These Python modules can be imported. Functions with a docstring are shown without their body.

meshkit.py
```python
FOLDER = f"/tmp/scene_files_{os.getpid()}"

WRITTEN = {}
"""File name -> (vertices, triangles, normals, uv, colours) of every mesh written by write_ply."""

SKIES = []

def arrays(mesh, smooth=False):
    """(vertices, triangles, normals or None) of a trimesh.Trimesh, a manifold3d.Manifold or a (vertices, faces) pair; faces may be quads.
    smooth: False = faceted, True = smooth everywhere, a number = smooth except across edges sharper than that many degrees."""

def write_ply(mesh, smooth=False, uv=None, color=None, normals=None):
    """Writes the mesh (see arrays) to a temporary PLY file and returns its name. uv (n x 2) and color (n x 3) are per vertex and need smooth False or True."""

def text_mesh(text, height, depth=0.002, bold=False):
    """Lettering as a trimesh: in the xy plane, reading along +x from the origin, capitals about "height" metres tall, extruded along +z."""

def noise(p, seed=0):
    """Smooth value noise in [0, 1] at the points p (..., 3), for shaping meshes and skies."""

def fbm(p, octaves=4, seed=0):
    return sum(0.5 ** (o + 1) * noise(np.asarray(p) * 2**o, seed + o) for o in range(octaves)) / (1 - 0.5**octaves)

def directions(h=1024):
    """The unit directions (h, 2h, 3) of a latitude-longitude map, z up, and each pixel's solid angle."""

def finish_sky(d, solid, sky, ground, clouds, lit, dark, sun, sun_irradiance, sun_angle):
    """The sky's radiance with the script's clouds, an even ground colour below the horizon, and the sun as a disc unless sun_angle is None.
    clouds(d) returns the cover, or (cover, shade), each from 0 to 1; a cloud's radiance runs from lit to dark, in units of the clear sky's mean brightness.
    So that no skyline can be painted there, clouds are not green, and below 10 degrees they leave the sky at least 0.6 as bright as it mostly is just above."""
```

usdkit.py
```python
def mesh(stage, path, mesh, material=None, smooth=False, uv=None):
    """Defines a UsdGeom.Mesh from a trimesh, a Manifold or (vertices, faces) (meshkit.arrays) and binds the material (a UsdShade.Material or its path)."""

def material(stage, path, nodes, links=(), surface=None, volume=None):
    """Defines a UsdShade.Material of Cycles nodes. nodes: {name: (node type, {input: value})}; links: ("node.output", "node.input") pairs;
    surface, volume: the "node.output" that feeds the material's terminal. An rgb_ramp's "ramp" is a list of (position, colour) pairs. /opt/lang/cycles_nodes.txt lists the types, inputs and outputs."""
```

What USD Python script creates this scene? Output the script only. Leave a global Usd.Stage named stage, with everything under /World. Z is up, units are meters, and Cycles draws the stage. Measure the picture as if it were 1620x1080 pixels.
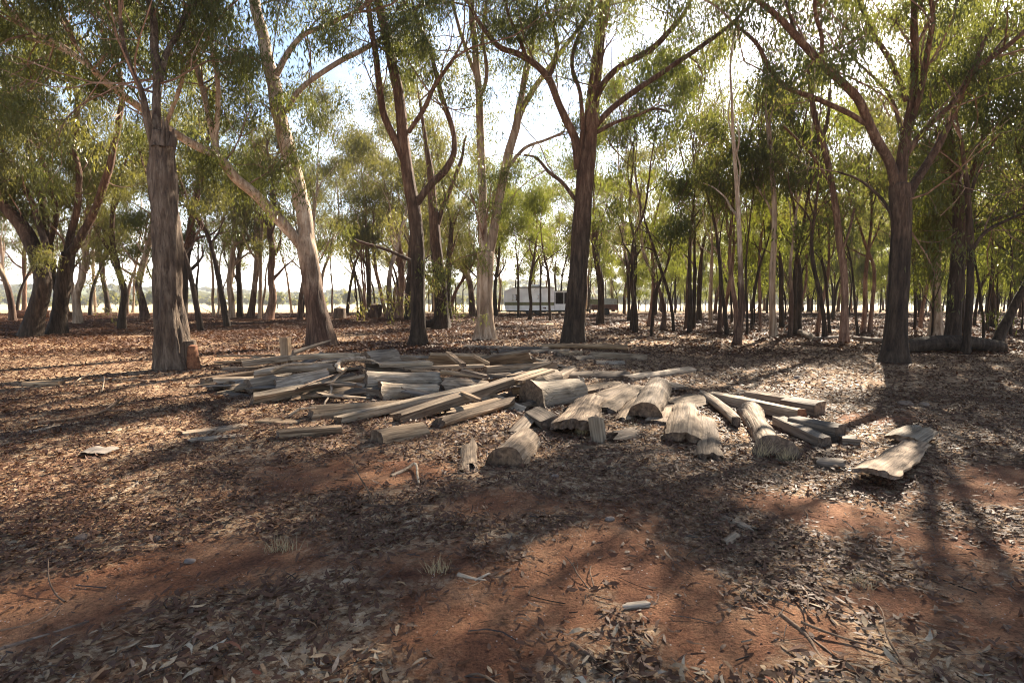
import math
import numpy as np
import trimesh
import usdkit, meshkit
from pxr import Usd, UsdGeom, UsdLux, UsdShade, Gf, Sdf, Vt

# ------------------------------------------------------------------ camera, sky, sun, exposure
stage = Usd.Stage.CreateInMemory()
UsdGeom.SetStageUpAxis(stage, UsdGeom.Tokens.z)
UsdGeom.SetStageMetersPerUnit(stage, 1.0)
UsdGeom.Xform.Define(stage, '/World')
UsdGeom.Scope.Define(stage, '/World/Looks')

CAM_H = 1.6
FPX = 900.0                                   # focal length in pixels of the 1620 wide photograph
PITCH = math.atan(70 / 900.0)                 # the horizon lies 70 px above the middle
cam = UsdGeom.Camera.Define(stage, '/World/camera')
cam.CreateHorizontalApertureAttr(36.0)
cam.CreateVerticalApertureAttr(36.0 * 682 / 1024)
cam.CreateFocalLengthAttr(36.0 * FPX / 1620)
cam.CreateClippingRangeAttr(Gf.Vec2f(0.05, 6000))
cam.AddTranslateOp().Set(Gf.Vec3d(0, 0, CAM_H))
cam.AddRotateXOp().Set(90 - math.degrees(PITCH))
EXPOSURE = 2.5
cam.CreateExposureAttr(EXPOSURE)

SUN_AZ, SUN_EL = math.radians(33.0), math.radians(33.0)     # azimuth right of straight ahead
SUN = np.array([math.sin(SUN_AZ) * math.cos(SUN_EL), math.cos(SUN_AZ) * math.cos(SUN_EL), math.sin(SUN_EL)])
usdkit.material(stage, '/World/Looks/sky_material', {
    'tc': ('texture_coordinate', {}),
    'sky': ('sky_texture', {'sky_type': 'single_scattering', 'sun_disc': False, 'sun_elevation': SUN_EL,
                            'sun_rotation': SUN_AZ, 'altitude': 200.0, 'air_density': 1.0, 'aerosol_density': 1.0, 'ozone_density': 1.0}),
    'map': ('mapping', {'mapping_type': 'point', 'scale': (1.0, 1.0, 2.4)}),
    'n': ('noise_texture', {'scale': 1.7, 'detail': 6.0, 'roughness': 0.6}),
    'r': ('rgb_ramp', {'ramp': [(0.0, (0.0,) * 3), (0.56, (0.0,) * 3), (0.84, (0.6,) * 3), (1.0, (0.8,) * 3)]}),
    'm': ('mix_color', {'blend_type': 'mix', 'b': (11.5, 11.2, 10.8), 'use_clamp': False}),
    'sep': ('separate_xyz', {}),
    'hz': ('rgb_ramp', {'ramp': [(0.0, (0.95,) * 3), (0.06, (0.6,) * 3), (0.15, (0.2,) * 3), (0.3, (0.03,) * 3), (0.5, (0.0,) * 3)]}),
    'mx': ('mix_color', {'blend_type': 'lighten', 'fac': 1.0}),
    'bg': ('background_shader', {'strength': 0.05})},
    [('tc.generated', 'map.vector'), ('map.vector', 'n.vector'), ('n.fac', 'r.fac'), ('tc.generated', 'sep.vector'), ('sep.z', 'hz.fac'), ('hz.color', 'mx.a'), ('r.color', 'mx.b'), ('mx.result', 'm.fac'),
     ('sky.color', 'm.a'), ('m.result', 'bg.color')], surface='bg.background')
dome = UsdLux.DomeLight.Define(stage, '/World/sky')
UsdShade.MaterialBindingAPI.Apply(dome.GetPrim()).Bind(UsdShade.Material.Get(stage, '/World/Looks/sky_material'))
dome.GetPrim().SetCustomDataByKey('label', 'pale blue sky with thin white cloud behind the trees')
dome.GetPrim().SetCustomDataByKey('category', 'sky')
dome.GetPrim().SetCustomDataByKey('kind', 'structure')
sun = UsdLux.DistantLight.Define(stage, '/World/sun')
sun.CreateNormalizeAttr(True)
sun.CreateIntensityAttr(1.25)
sun.CreateAngleAttr(0.53)
sun.CreateColorAttr(Gf.Vec3f(1.0, 0.875, 0.70))
sun.AddRotateZOp().Set(-math.degrees(SUN_AZ))
sun.AddRotateXOp().Set(-(90 - math.degrees(SUN_EL)))

# ------------------------------------------------------------------ helpers
FW = np.array([0, math.cos(PITCH), -math.sin(PITCH)])
UPV = np.array([0, math.sin(PITCH), math.cos(PITCH)])


def ray(px, py):
    return FW + (px - 810) / FPX * np.array([1.0, 0, 0]) - (py - 540) / FPX * UPV


def at(px, py, z=0.0):
    """The point of the level z that the photograph shows at this pixel."""
    d = ray(px, py)
    return np.array([0, 0, CAM_H]) + d * ((z - CAM_H) / d[2])


def at_depth(px, py, y):
    d = ray(px, py)
    return np.array([0, 0, CAM_H]) + d * (y / d[1])


def pixel(p):
    p = np.asarray(p, float)
    q = p - np.array([0, 0, CAM_H])
    f = np.maximum(q @ FW, 1e-3)
    return 810 + FPX * q[..., 0] / f, 540 - FPX * (q @ UPV) / f


def unit(v):
    v = np.asarray(v, float)
    return v / (np.linalg.norm(v, axis=-1, keepdims=True) + 1e-12)


def field_start(x):
    return 56 + 16 / (1 + np.exp(-(np.asarray(x, float) - 14) / 6.0))


def ground_z(x, y):
    x, y = np.asarray(x, float), np.asarray(y, float)
    p = np.stack([x, y, np.zeros_like(x)], -1)
    z = 0.10 * (meshkit.fbm(p * 0.22 + 31.7, 3, 5) - 0.5) + 0.035 * (meshkit.fbm(p * 1.3 + 7.1, 2, 9) - 0.5)
    s = np.clip(y - 60, 0, None)
    return z - 6.4 * np.minimum(s, 340) / 340 - 0.0 * s


used = {}


def numbered(parent, name):
    k = (parent, name)
    n = used.get(k, 0)
    used[k] = n + 1
    return f'{parent}/{name}' if n == 0 else f'{parent}/{name}_{n:03d}'


def tag(prim, label=None, cat=None, group=None, kind=None):
    for k, v in (('label', label), ('category', cat), ('group', group), ('kind', kind)):
        if v:
            prim.SetCustomDataByKey(k, v)
    return prim


def obj(name, m, mat, parent='/World', smooth=False):
    path = numbered(str(parent), name)
    return usdkit.mesh(stage, path, m, MATS[mat], smooth=smooth).GetPrim()


def thing(name, label, cat, loc=(0, 0, 0), group=None):
    x = UsdGeom.Xform.Define(stage, numbered('/World', name))
    x.AddTranslateOp().Set(Gf.Vec3d(*map(float, loc)))
    return tag(x.GetPrim(), label, cat, group)


MATS = {}


def mat(name, nodes, links, surface='p.BSDF'):
    MATS[name] = usdkit.material(stage, f'/World/Looks/{name}', nodes, links, surface=surface)


# ------------------------------------------------------------------ materials
def bark(name, dark, mid, pale, zs=1.6, xs=11.0, bump=0.05, high=None, h0=2.0, h1=5.0):
    nodes = {
        'tc': ('texture_coordinate', {}),
        'map': ('mapping', {'mapping_type': 'point', 'scale': (xs, xs, zs)}),
        'n': ('noise_texture', {'scale': 1.0, 'detail': 6.0, 'roughness': 0.62, 'distortion': 0.4}),
        'r': ('rgb_ramp', {'ramp': [(0.28, dark), (0.48, mid), (0.70, pale)]}),
        'map3': ('mapping', {'mapping_type': 'point', 'scale': (xs * 3.2, xs * 3.2, zs * 4.5)}),
        'n3': ('noise_texture', {'scale': 1.0, 'detail': 5.0, 'roughness': 0.65, 'distortion': 0.8}),
        'hgt': ('math', {'math_type': 'multiply_add', 'value2': 0.55}),
        'cr': ('rgb_ramp', {'ramp': [(0.30, (0.42, 0.40, 0.38)), (0.46, (1.0, 1.0, 1.0)), (0.7, (1.15, 1.15, 1.15))]}),
        'mul3': ('mix_color', {'blend_type': 'multiply', 'fac': 1.0, 'use_clamp': False}),
        'n2': ('noise_texture', {'scale': 1.1, 'detail': 3.0}),
        'b2': ('rgb_ramp', {'ramp': [(0.35, (0.75, 0.72, 0.70)), (0.65, (1.2, 1.2, 1.2))]}),
        'mul': ('mix_color', {'blend_type': 'multiply', 'fac': 1.0, 'use_clamp': False}),
        'bump': ('bump', {'strength': 1.0, 'distance': bump}),
        'p': ('principled_bsdf', {'roughness': 0.85, 'specular_ior_level': 0.25})}
    links = [('tc.object', 'map.vector'), ('map.vector', 'n.vector'), ('n.fac', 'r.fac'), ('tc.object', 'n2.vector'), ('n2.fac', 'b2.fac'),
             ('b2.color', 'mul.b'), ('tc.object', 'map3.vector'), ('map3.vector', 'n3.vector'), ('n3.fac', 'hgt.value1'), ('n.fac', 'hgt.value3'), ('hgt.value', 'bump.height'), ('bump.normal', 'p.normal'),
             ('n3.fac', 'cr.fac'), ('mul.result', 'mul3.a'), ('cr.color', 'mul3.b'), ('mul3.result', 'p.base_color')]
    if high is None:
        links.append(('r.color', 'mul.a'))
    else:                                        # smooth pale bark above, rough bark below
        nodes['sep'] = ('separate_xyz', {})
        nodes['add'] = ('math', {'math_type': 'multiply_add', 'value2': 4.0})
        nodes['mr'] = ('map_range', {'from_min': h0 + 2.0, 'from_max': h1 + 2.0, 'clamp': True})
        nodes['hr'] = ('rgb_ramp', {'ramp': high})
        nodes['mh'] = ('mix_color', {'blend_type': 'mix'})
        links += [('tc.object', 'sep.vector'), ('n2.fac', 'add.value1'), ('sep.z', 'add.value3'), ('add.value', 'mr.value'), ('n.fac', 'hr.fac'),
                  ('mr.result', 'mh.fac'), ('r.color', 'mh.a'), ('hr.color', 'mh.b'), ('mh.result', 'mul.a')]
    mat(name, nodes, links)


smooth_tan = [(0.25, (0.13, 0.078, 0.05)), (0.43, (0.29, 0.205, 0.14)), (0.62, (0.43, 0.345, 0.26))]
smooth_red = [(0.25, (0.045, 0.022, 0.013)), (0.5, (0.105, 0.055, 0.033)), (0.7, (0.21, 0.135, 0.09))]
bark('bark_grey', (0.022, 0.014, 0.010), (0.085, 0.058, 0.040), (0.185, 0.14, 0.102), bump=0.09)
bark('bark_dark', (0.010, 0.006, 0.004), (0.031, 0.020, 0.013), (0.070, 0.048, 0.032), bump=0.07, high=smooth_red, h0=3.0, h1=7.0)
bark('bark_red', (0.05, 0.026, 0.017), (0.15, 0.085, 0.058), (0.28, 0.18, 0.125), bump=0.05, high=smooth_red, h0=2.0, h1=5.0)
bark('bark_pale', (0.09, 0.055, 0.036), (0.24, 0.17, 0.115), (0.40, 0.32, 0.24), zs=0.7, xs=7, bump=0.015)
bark('bark_mixed', (0.02, 0.011, 0.008), (0.065, 0.036, 0.024), (0.14, 0.092, 0.064), bump=0.05, high=smooth_tan, h0=1.9, h1=4.2)
bark('bark_twig', (0.07, 0.04, 0.028), (0.15, 0.09, 0.06), (0.27, 0.18, 0.125), zs=3, xs=6, bump=0.004)


def leafmat(name, ramp, trans, fac=0.5, rough=0.4, spec=0.4):
    mat(name, {
        'g': ('geometry', {}),
        'r': ('rgb_ramp', {'ramp': ramp}),
        'p': ('principled_bsdf', {'roughness': rough, 'specular_ior_level': spec}),
        'hs': ('mix_color', {'blend_type': 'multiply', 'fac': 1.0, 'b': trans, 'use_clamp': False}),
        't': ('translucent_bsdf', {}),
        'mix': ('mix_closure', {'fac': fac})},
        [('g.random_per_island', 'r.fac'), ('r.color', 'p.base_color'), ('r.color', 'hs.a'), ('hs.result', 't.color'),
         ('p.BSDF', 'mix.closure1'), ('t.BSDF', 'mix.closure2')], surface='mix.closure')


leafmat('leaf_green', [(0.0, (0.048, 0.060, 0.022)), (0.35, (0.080, 0.094, 0.034)), (0.7, (0.112, 0.120, 0.046)), (0.93, (0.15, 0.14, 0.075)), (1.0, (0.18, 0.115, 0.06))], (2.9, 2.45, 1.1))
leafmat('leaf_olive', [(0.0, (0.062, 0.068, 0.026)), (0.4, (0.102, 0.104, 0.040)), (0.8, (0.145, 0.136, 0.056)), (1.0, (0.19, 0.15, 0.08))], (2.8, 2.35, 1.1))
leafmat('leaf_fresh', [(0.0, (0.058, 0.074, 0.022)), (0.5, (0.098, 0.114, 0.034)), (1.0, (0.145, 0.148, 0.05))], (3.0, 2.55, 1.0))
dead = [(0.0, (0.08, 0.037, 0.02)), (0.12, (0.24, 0.105, 0.05)), (0.26, (0.44, 0.255, 0.14)), (0.5, (0.60, 0.42, 0.255)), (0.8, (0.70, 0.535, 0.355)), (0.95, (0.78, 0.65, 0.48)), (1.0, (0.34, 0.11, 0.055))]
leafmat('leaf_dead', dead, (0.95, 0.8, 0.55), fac=0.22, rough=0.6, spec=0.25)
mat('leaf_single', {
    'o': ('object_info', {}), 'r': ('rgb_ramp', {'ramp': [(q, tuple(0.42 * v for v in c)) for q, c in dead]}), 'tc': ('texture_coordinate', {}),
    'n': ('noise_texture', {'scale': 60.0, 'detail': 3.0}),
    'nr': ('rgb_ramp', {'ramp': [(0.3, (0.75, 0.72, 0.7)), (0.7, (1.15, 1.15, 1.15))]}),
    'm': ('mix_color', {'blend_type': 'multiply', 'fac': 1.0, 'use_clamp': False}),
    'p': ('principled_bsdf', {'roughness': 0.8, 'specular_ior_level': 0.1})},
    [('o.random', 'r.fac'), ('r.color', 'm.a'), ('tc.object', 'n.vector'), ('n.fac', 'nr.fac'), ('nr.color', 'm.b'), ('m.result', 'p.base_color')])


def woodmat(name, stops, lx=1.3, lt=26.0, bump=0.006, crack=0.8):
    mat(name, {
        'tc': ('texture_coordinate', {}), 'o': ('object_info', {}),
        'loc': ('vector_math', {'math_type': 'scale', 'vector1': (37.0, 11.0, 23.0)}),
        'add': ('vector_math', {'math_type': 'add'}),
        'map': ('mapping', {'mapping_type': 'point', 'scale': (lx, lt, lt)}),
        'n': ('noise_texture', {'scale': 1.0, 'detail': 6.0, 'roughness': 0.65, 'distortion': 0.5}),
        'r': ('rgb_ramp', {'ramp': stops}),
        'n2': ('noise_texture', {'scale': 3.0, 'detail': 4.0}),
        'r2': ('rgb_ramp', {'ramp': [(0.3, (0.66, 0.62, 0.58)), (0.55, (1.0, 1.0, 1.0)), (0.75, (1.2, 1.18, 1.14))]}),
        'm': ('mix_color', {'blend_type': 'multiply', 'fac': 1.0, 'use_clamp': False}),
        'rr': ('rgb_ramp', {'ramp': [(0.0, (0.58, 0.56, 0.55)), (0.25, (0.98, 0.84, 0.70)), (0.5, (0.92, 0.92, 0.94)), (0.75, (0.78, 0.72, 0.64)), (1.0, (1.25, 1.14, 1.0))]}),
        'm2': ('mix_color', {'blend_type': 'multiply', 'fac': 1.0, 'use_clamp': False}),
        'mapc': ('mapping', {'mapping_type': 'point', 'scale': (lx * 0.32, lt * 0.62, lt * 0.62)}),
        'vc': ('voronoi_texture', {'scale': 1.0, 'feature': 'distance_to_edge'}),
        'vcr': ('rgb_ramp', {'ramp': [(0.0, (0.25, 0.22, 0.19)), (0.02, (0.5, 0.47, 0.44)), (0.06, (1.0, 1.0, 1.0))]}),
        'cg': ('rgb_ramp', {'ramp': [(0.42, (0.0,) * 3), (0.58, (crack,) * 3)]}),
        'm3': ('mix_color', {'blend_type': 'multiply', 'use_clamp': False}),
        'dst': ('vector_math', {'math_type': 'scale', 'scale': 0.06}),
        'dadd': ('vector_math', {'math_type': 'add'}),
        'hh': ('math', {'math_type': 'minimum', 'value2': 0.12}),
        'h2': ('math', {'math_type': 'multiply_add', 'value2': 2.5 * crack}),
        'bump': ('bump', {'strength': 1.0, 'distance': bump}),
        'p': ('principled_bsdf', {'roughness': 0.82, 'specular_ior_level': 0.25})},
        [('o.random', 'loc.scale'), ('tc.object', 'add.vector1'), ('loc.vector', 'add.vector2'), ('add.vector', 'map.vector'), ('map.vector', 'n.vector'),
         ('n.fac', 'r.fac'), ('add.vector', 'n2.vector'), ('n2.fac', 'r2.fac'), ('r.color', 'm.a'), ('r2.color', 'm.b'), ('o.random', 'rr.fac'),
         ('m.result', 'm2.a'), ('rr.color', 'm2.b'), ('m2.result', 'm3.a'), ('n2.fac', 'cg.fac'), ('cg.color', 'm3.fac'), ('n2.color', 'dst.vector1'), ('add.vector', 'dadd.vector1'), ('dst.vector', 'dadd.vector2'), ('dadd.vector', 'mapc.vector'), ('mapc.vector', 'vc.vector'),
         ('vc.distance', 'vcr.fac'), ('vcr.color', 'm3.b'), ('m3.result', 'p.base_color'), ('vc.distance', 'hh.value1'), ('hh.value', 'h2.value1'), ('n.fac', 'h2.value3'), ('h2.value', 'bump.height'), ('bump.normal', 'p.normal')])


woodmat('wood_grey', [(0.27, (0.035, 0.026, 0.02)), (0.38, (0.15, 0.12, 0.092)), (0.52, (0.28, 0.235, 0.185)), (0.72, (0.42, 0.365, 0.295))], bump=0.012)
woodmat('wood_tan', [(0.27, (0.035, 0.022, 0.014)), (0.41, (0.145, 0.10, 0.064)), (0.54, (0.26, 0.195, 0.133)), (0.74, (0.39, 0.31, 0.22))], bump=0.012)
woodmat('wood_dark', [(0.28, (0.03, 0.023, 0.018)), (0.42, (0.095, 0.075, 0.06)), (0.58, (0.17, 0.14, 0.115)), (0.75, (0.25, 0.215, 0.18))])
woodmat('wood_end', [(0.28, (0.03, 0.02, 0.015)), (0.45, (0.10, 0.07, 0.05)), (0.6, (0.18, 0.13, 0.092)), (0.75, (0.26, 0.20, 0.15))], lx=18, lt=18, crack=0.0)
woodmat('wood_end_red', [(0.30, (0.05, 0.022, 0.013)), (0.47, (0.17, 0.075, 0.04)), (0.68, (0.30, 0.155, 0.088))], lx=18, lt=18, crack=0.0)
woodmat('stick_brown', [(0.28, (0.045, 0.027, 0.018)), (0.45, (0.12, 0.078, 0.053)), (0.62, (0.21, 0.15, 0.105)), (0.78, (0.30, 0.23, 0.17))], lx=6, lt=22, bump=0.003)
woodmat('stick_pale', [(0.28, (0.12, 0.085, 0.06)), (0.45, (0.31, 0.245, 0.18)), (0.62, (0.46, 0.385, 0.30)), (0.78, (0.56, 0.49, 0.40))], lx=6, lt=22, bump=0.003)
woodmat('stone', [(0.3, (0.07, 0.055, 0.048)), (0.5, (0.16, 0.125, 0.105)), (0.7, (0.27, 0.22, 0.185))], lx=9, lt=9, bump=0.01, crack=0.0)


def plain(name, c, rough=0.6, spec=0.4, var=0.25, scale=6.0):
    lo, hi = tuple(x * (1 - var) for x in c), tuple(min(1.0, x * (1 + var * 0.5)) for x in c)
    mat(name, {'tc': ('texture_coordinate', {}), 'n': ('noise_texture', {'scale': scale, 'detail': 5.0}), 'r': ('rgb_ramp', {'ramp': [(0.3, lo), (0.65, hi)]}),
               'p': ('principled_bsdf', {'roughness': rough, 'specular_ior_level': spec})},
        [('tc.object', 'n.vector'), ('n.fac', 'r.fac'), ('r.color', 'p.base_color')])


plain('caravan_white', (0.86, 0.85, 0.83), 0.45, var=0.18, scale=1.5)
plain('caravan_stripe', (0.17, 0.165, 0.075), 0.5)
plain('caravan_roof', (0.10, 0.085, 0.07), 0.7)
plain('dark_metal', (0.035, 0.03, 0.027), 0.6)
plain('rubber', (0.02, 0.02, 0.02), 0.8)
plain('curtain_brown', (0.13, 0.075, 0.045), 0.7)
plain('frame_white', (0.6, 0.58, 0.54), 0.5)
plain('interior_dark', (0.05, 0.032, 0.025), 0.8)
plain('trailer_grey', (0.30, 0.32, 0.28), 0.5)
plain('trailer_rust', (0.12, 0.06, 0.04), 0.8, var=0.5)
plain('drygrass', (0.38, 0.29, 0.16), 0.8, var=0.4, scale=3)
plain('paper_grey', (0.17, 0.14, 0.115), 0.7, var=0.3)
mat('glass', {'t': ('transparent_bsdf', {}), 'g': ('glossy_bsdf', {'roughness': 0.03}), 'f': ('fresnel', {'IOR': 1.5}), 'mix': ('mix_closure', {})},
    [('f.fac', 'mix.fac'), ('t.BSDF', 'mix.closure1'), ('g.BSDF', 'mix.closure2')], surface='mix.closure')

# ground: red soil with white grit, litter of broken leaves, dry pasture; the masks are primvars of the sheet
mat('ground', {
    'g': ('geometry', {}),
    'lit': ('attribute', {'attribute': 'litter'}), 'fld': ('attribute', {'attribute': 'pasture'}),
    'ns': ('noise_texture', {'scale': 2.3, 'detail': 7.0, 'roughness': 0.62}),
    'soil': ('rgb_ramp', {'ramp': [(0.30, (0.11, 0.045, 0.026)), (0.46, (0.24, 0.105, 0.055)), (0.60, (0.36, 0.18, 0.095)), (0.75, (0.46, 0.26, 0.15))]}),
    'nf': ('noise_texture', {'scale': 55.0, 'detail': 5.0, 'roughness': 0.7}),
    'soilf': ('rgb_ramp', {'ramp': [(0.30, (0.36, 0.33, 0.31)), (0.5, (1.0, 1.0, 1.0)), (0.70, (1.45, 1.4, 1.35))]}),
    'soilm': ('mix_color', {'blend_type': 'multiply', 'fac': 1.0, 'use_clamp': False}),
    'vg': ('voronoi_texture', {'scale': 42.0, 'feature': 'f1'}),
    'vgs': ('separate_color', {}),
    'vr': ('map_range', {'from_min': 0.12, 'from_max': 0.22, 'to_min': 1.0, 'to_max': 0.0, 'clamp': True}),
    'vpick': ('math', {'math_type': 'greater_than', 'value2': 0.88}),
    'vm': ('math', {'math_type': 'multiply'}),
    'grit': ('mix_color', {'blend_type': 'mix', 'b': (0.60, 0.52, 0.47)}),
    'mapl': ('mapping', {'mapping_type': 'point', 'scale': (1.0, 1.0, 1.0)}),
    'vl': ('voronoi_texture', {'scale': 38.0, 'feature': 'f1', 'metric': 'manhattan'}),
    'vls': ('separate_color', {}),
    'nl': ('noise_texture', {'scale': 40.0, 'detail': 6.0, 'roughness': 0.75, 'distortion': 1.5}),
    'lsum': ('math', {'math_type': 'multiply_add', 'value2': 0.45}),
    'littr': ('rgb_ramp', {'ramp': [(0.40, (0.05, 0.025, 0.014)), (0.52, (0.18, 0.090, 0.047)), (0.66, (0.36, 0.21, 0.118)), (0.80, (0.53, 0.36, 0.215)), (1.0, (0.68, 0.52, 0.36))]}),
    'nm': ('noise_texture', {'scale': 5.0, 'detail': 5.0}),
    'ladd': ('math', {'math_type': 'multiply_add', 'value2': 1.6, 'value3': -0.8}),
    'lsum2': ('math', {'math_type': 'add'}),
    'lmr': ('map_range', {'from_min': 0.25, 'from_max': 0.95, 'clamp': True}),
    'mix1': ('mix_color', {'blend_type': 'mix'}),
    'ng': ('noise_texture', {'scale': 0.05, 'detail': 8.0, 'roughness': 0.7}),
    'grass': ('rgb_ramp', {'ramp': [(0.3, (0.30, 0.23, 0.13)), (0.5, (0.40, 0.31, 0.185)), (0.7, (0.48, 0.385, 0.25))]}),
    'mix2': ('mix_color', {'blend_type': 'mix'}),
    'hsum': ('math', {'math_type': 'multiply_add', 'value2': 1.0}),
    'bump': ('bump', {'strength': 1.0, 'distance': 0.05}),
    'p': ('principled_bsdf', {'roughness': 0.92, 'specular_ior_level': 0.15})},
    [('g.position', 'ns.vector'), ('ns.fac', 'soil.fac'), ('g.position', 'nf.vector'), ('nf.fac', 'soilf.fac'), ('soil.color', 'soilm.a'), ('soilf.color', 'soilm.b'),
     ('g.position', 'vg.vector'), ('vg.color', 'vgs.color'), ('vg.distance', 'vr.value'), ('vgs.r', 'vpick.value1'), ('vr.result', 'vm.value1'), ('vpick.value', 'vm.value2'),
     ('vm.value', 'grit.fac'), ('soilm.result', 'grit.a'),
     ('g.position', 'vl.vector'), ('vl.color', 'vls.color'), ('g.position', 'nl.vector'), ('vls.g', 'lsum.value1'), ('nl.fac', 'lsum.value3'), ('lsum.value', 'littr.fac'),
     ('g.position', 'nm.vector'), ('nm.fac', 'ladd.value1'), ('ladd.value', 'lsum2.value1'), ('lit.fac', 'lsum2.value2'), ('lsum2.value', 'lmr.value'),
     ('lmr.result', 'mix1.fac'), ('grit.result', 'mix1.a'), ('littr.color', 'mix1.b'),
     ('g.position', 'ng.vector'), ('ng.fac', 'grass.fac'), ('fld.fac', 'mix2.fac'), ('mix1.result', 'mix2.a'), ('grass.color', 'mix2.b'), ('mix2.result', 'p.base_color'),
     ('nf.fac', 'hsum.value1'), ('lsum.value', 'hsum.value3'), ('hsum.value', 'bump.height'), ('bump.normal', 'p.normal')])
leafmat('twig_dead', [(0.0, (0.03, 0.018, 0.012)), (0.4, (0.10, 0.06, 0.038)), (0.75, (0.20, 0.135, 0.09)), (1.0, (0.42, 0.34, 0.26))], (0.3, 0.3, 0.3), fac=0.03, rough=0.7)
leafmat('grit', [(0.0, (0.10, 0.045, 0.028)), (0.5, (0.24, 0.11, 0.06)), (0.86, (0.33, 0.18, 0.11)), (0.90, (0.62, 0.52, 0.45)), (1.0, (0.72, 0.64, 0.58))], (0.2, 0.2, 0.2), fac=0.05, rough=0.7)
plain('hill_green', (0.10, 0.115, 0.06), 0.9, 0.1, var=0.4, scale=0.02)

# ------------------------------------------------------------------ ground
BARE = [  # cx, cy, rx, ry, turn: where the photograph shows bare red soil between the leaves
    (190, 915, 300, 52, -10), (60, 985, 150, 40, -8), (740, 985, 205, 95, -6), (935, 870, 100, 70, -20), (520, 762, 165, 34, -4),
    (800, 803, 110, 20, 0), (1500, 870, 190, 60, 12), (1590, 960, 160, 95, 0), (1330, 815, 150, 26, 8), (1130, 1030, 110, 60, 12), (1420, 950, 120, 40, 12),
    (1050, 930, 90, 60, 10), (1300, 1010, 90, 40, 20), (1560, 760, 110, 40, 10), (1400, 660, 60, 10, 0)]


def litter(x, y):
    x, y = np.asarray(x, float), np.asarray(y, float)
    p = np.stack([x, y, np.zeros_like(x)], -1)
    px, py = pixel(np.stack([x, np.maximum(y, 0.8), np.zeros_like(x)], -1))
    n = meshkit.fbm(p * 1.7 + 3.3, 4, 21) - 0.5
    m = np.ones_like(x)
    for cx, cy, rx, ry, a in BARE:
        c, s = math.cos(math.radians(a)), math.sin(math.radians(a))
        u, v = ((px - cx) * c + (py - cy) * s) / rx, (-(px - cx) * s + (py - cy) * c) / ry
        e = np.sqrt(u * u + v * v) + 1.9 * n
        m = np.minimum(m, np.clip((e - 0.45) / 0.85, 0, 1))
    far = np.clip(0.95 + 1.2 * n, 0, 1)
    return np.where(y > 1.0, m * far, 0.5)


def axis_steps(lo, hi, first, growth):
    v, out, s = 0.0, [0.0], first
    while v < hi:
        v += s
        s *= growth
        out.append(v)
    neg, v, s = [], 0.0, first
    while v > lo:
        v -= s
        s *= growth
        neg.append(v)
    return np.array(neg[::-1] + out)


ys = [-40, -20, -10, -5, -2, 0]
v, s = 0.0, 0.05
while v < 3200:
    s = 0.055 if v < 6 else s * 1.045
    v += s
    ys.append(v)
ys = np.array(ys, float)
xs = axis_steps(-3000, 3000, 0.05, 1.048)
gx, gy = np.meshgrid(xs, ys)
gv = np.stack([gx, gy, ground_z(gx, gy)], -1).reshape(-1, 3)
nx = len(xs)
ii, jj = np.meshgrid(np.arange(len(ys) - 1), np.arange(nx - 1), indexing='ij')
a = (ii * nx + jj).ravel()
gf = np.stack([a, a + 1, a + nx + 1, a + nx], 1)
ground = usdkit.mesh(stage, numbered('/World', 'ground'), (gv, gf), MATS['ground'], smooth=True)
pv = UsdGeom.PrimvarsAPI(ground)
lit = litter(gv[:, 0], gv[:, 1])
pv.CreatePrimvar('litter', Sdf.ValueTypeNames.FloatArray, 'vertex').Set(Vt.FloatArray.FromNumpy(lit.astype(np.float32)))
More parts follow.
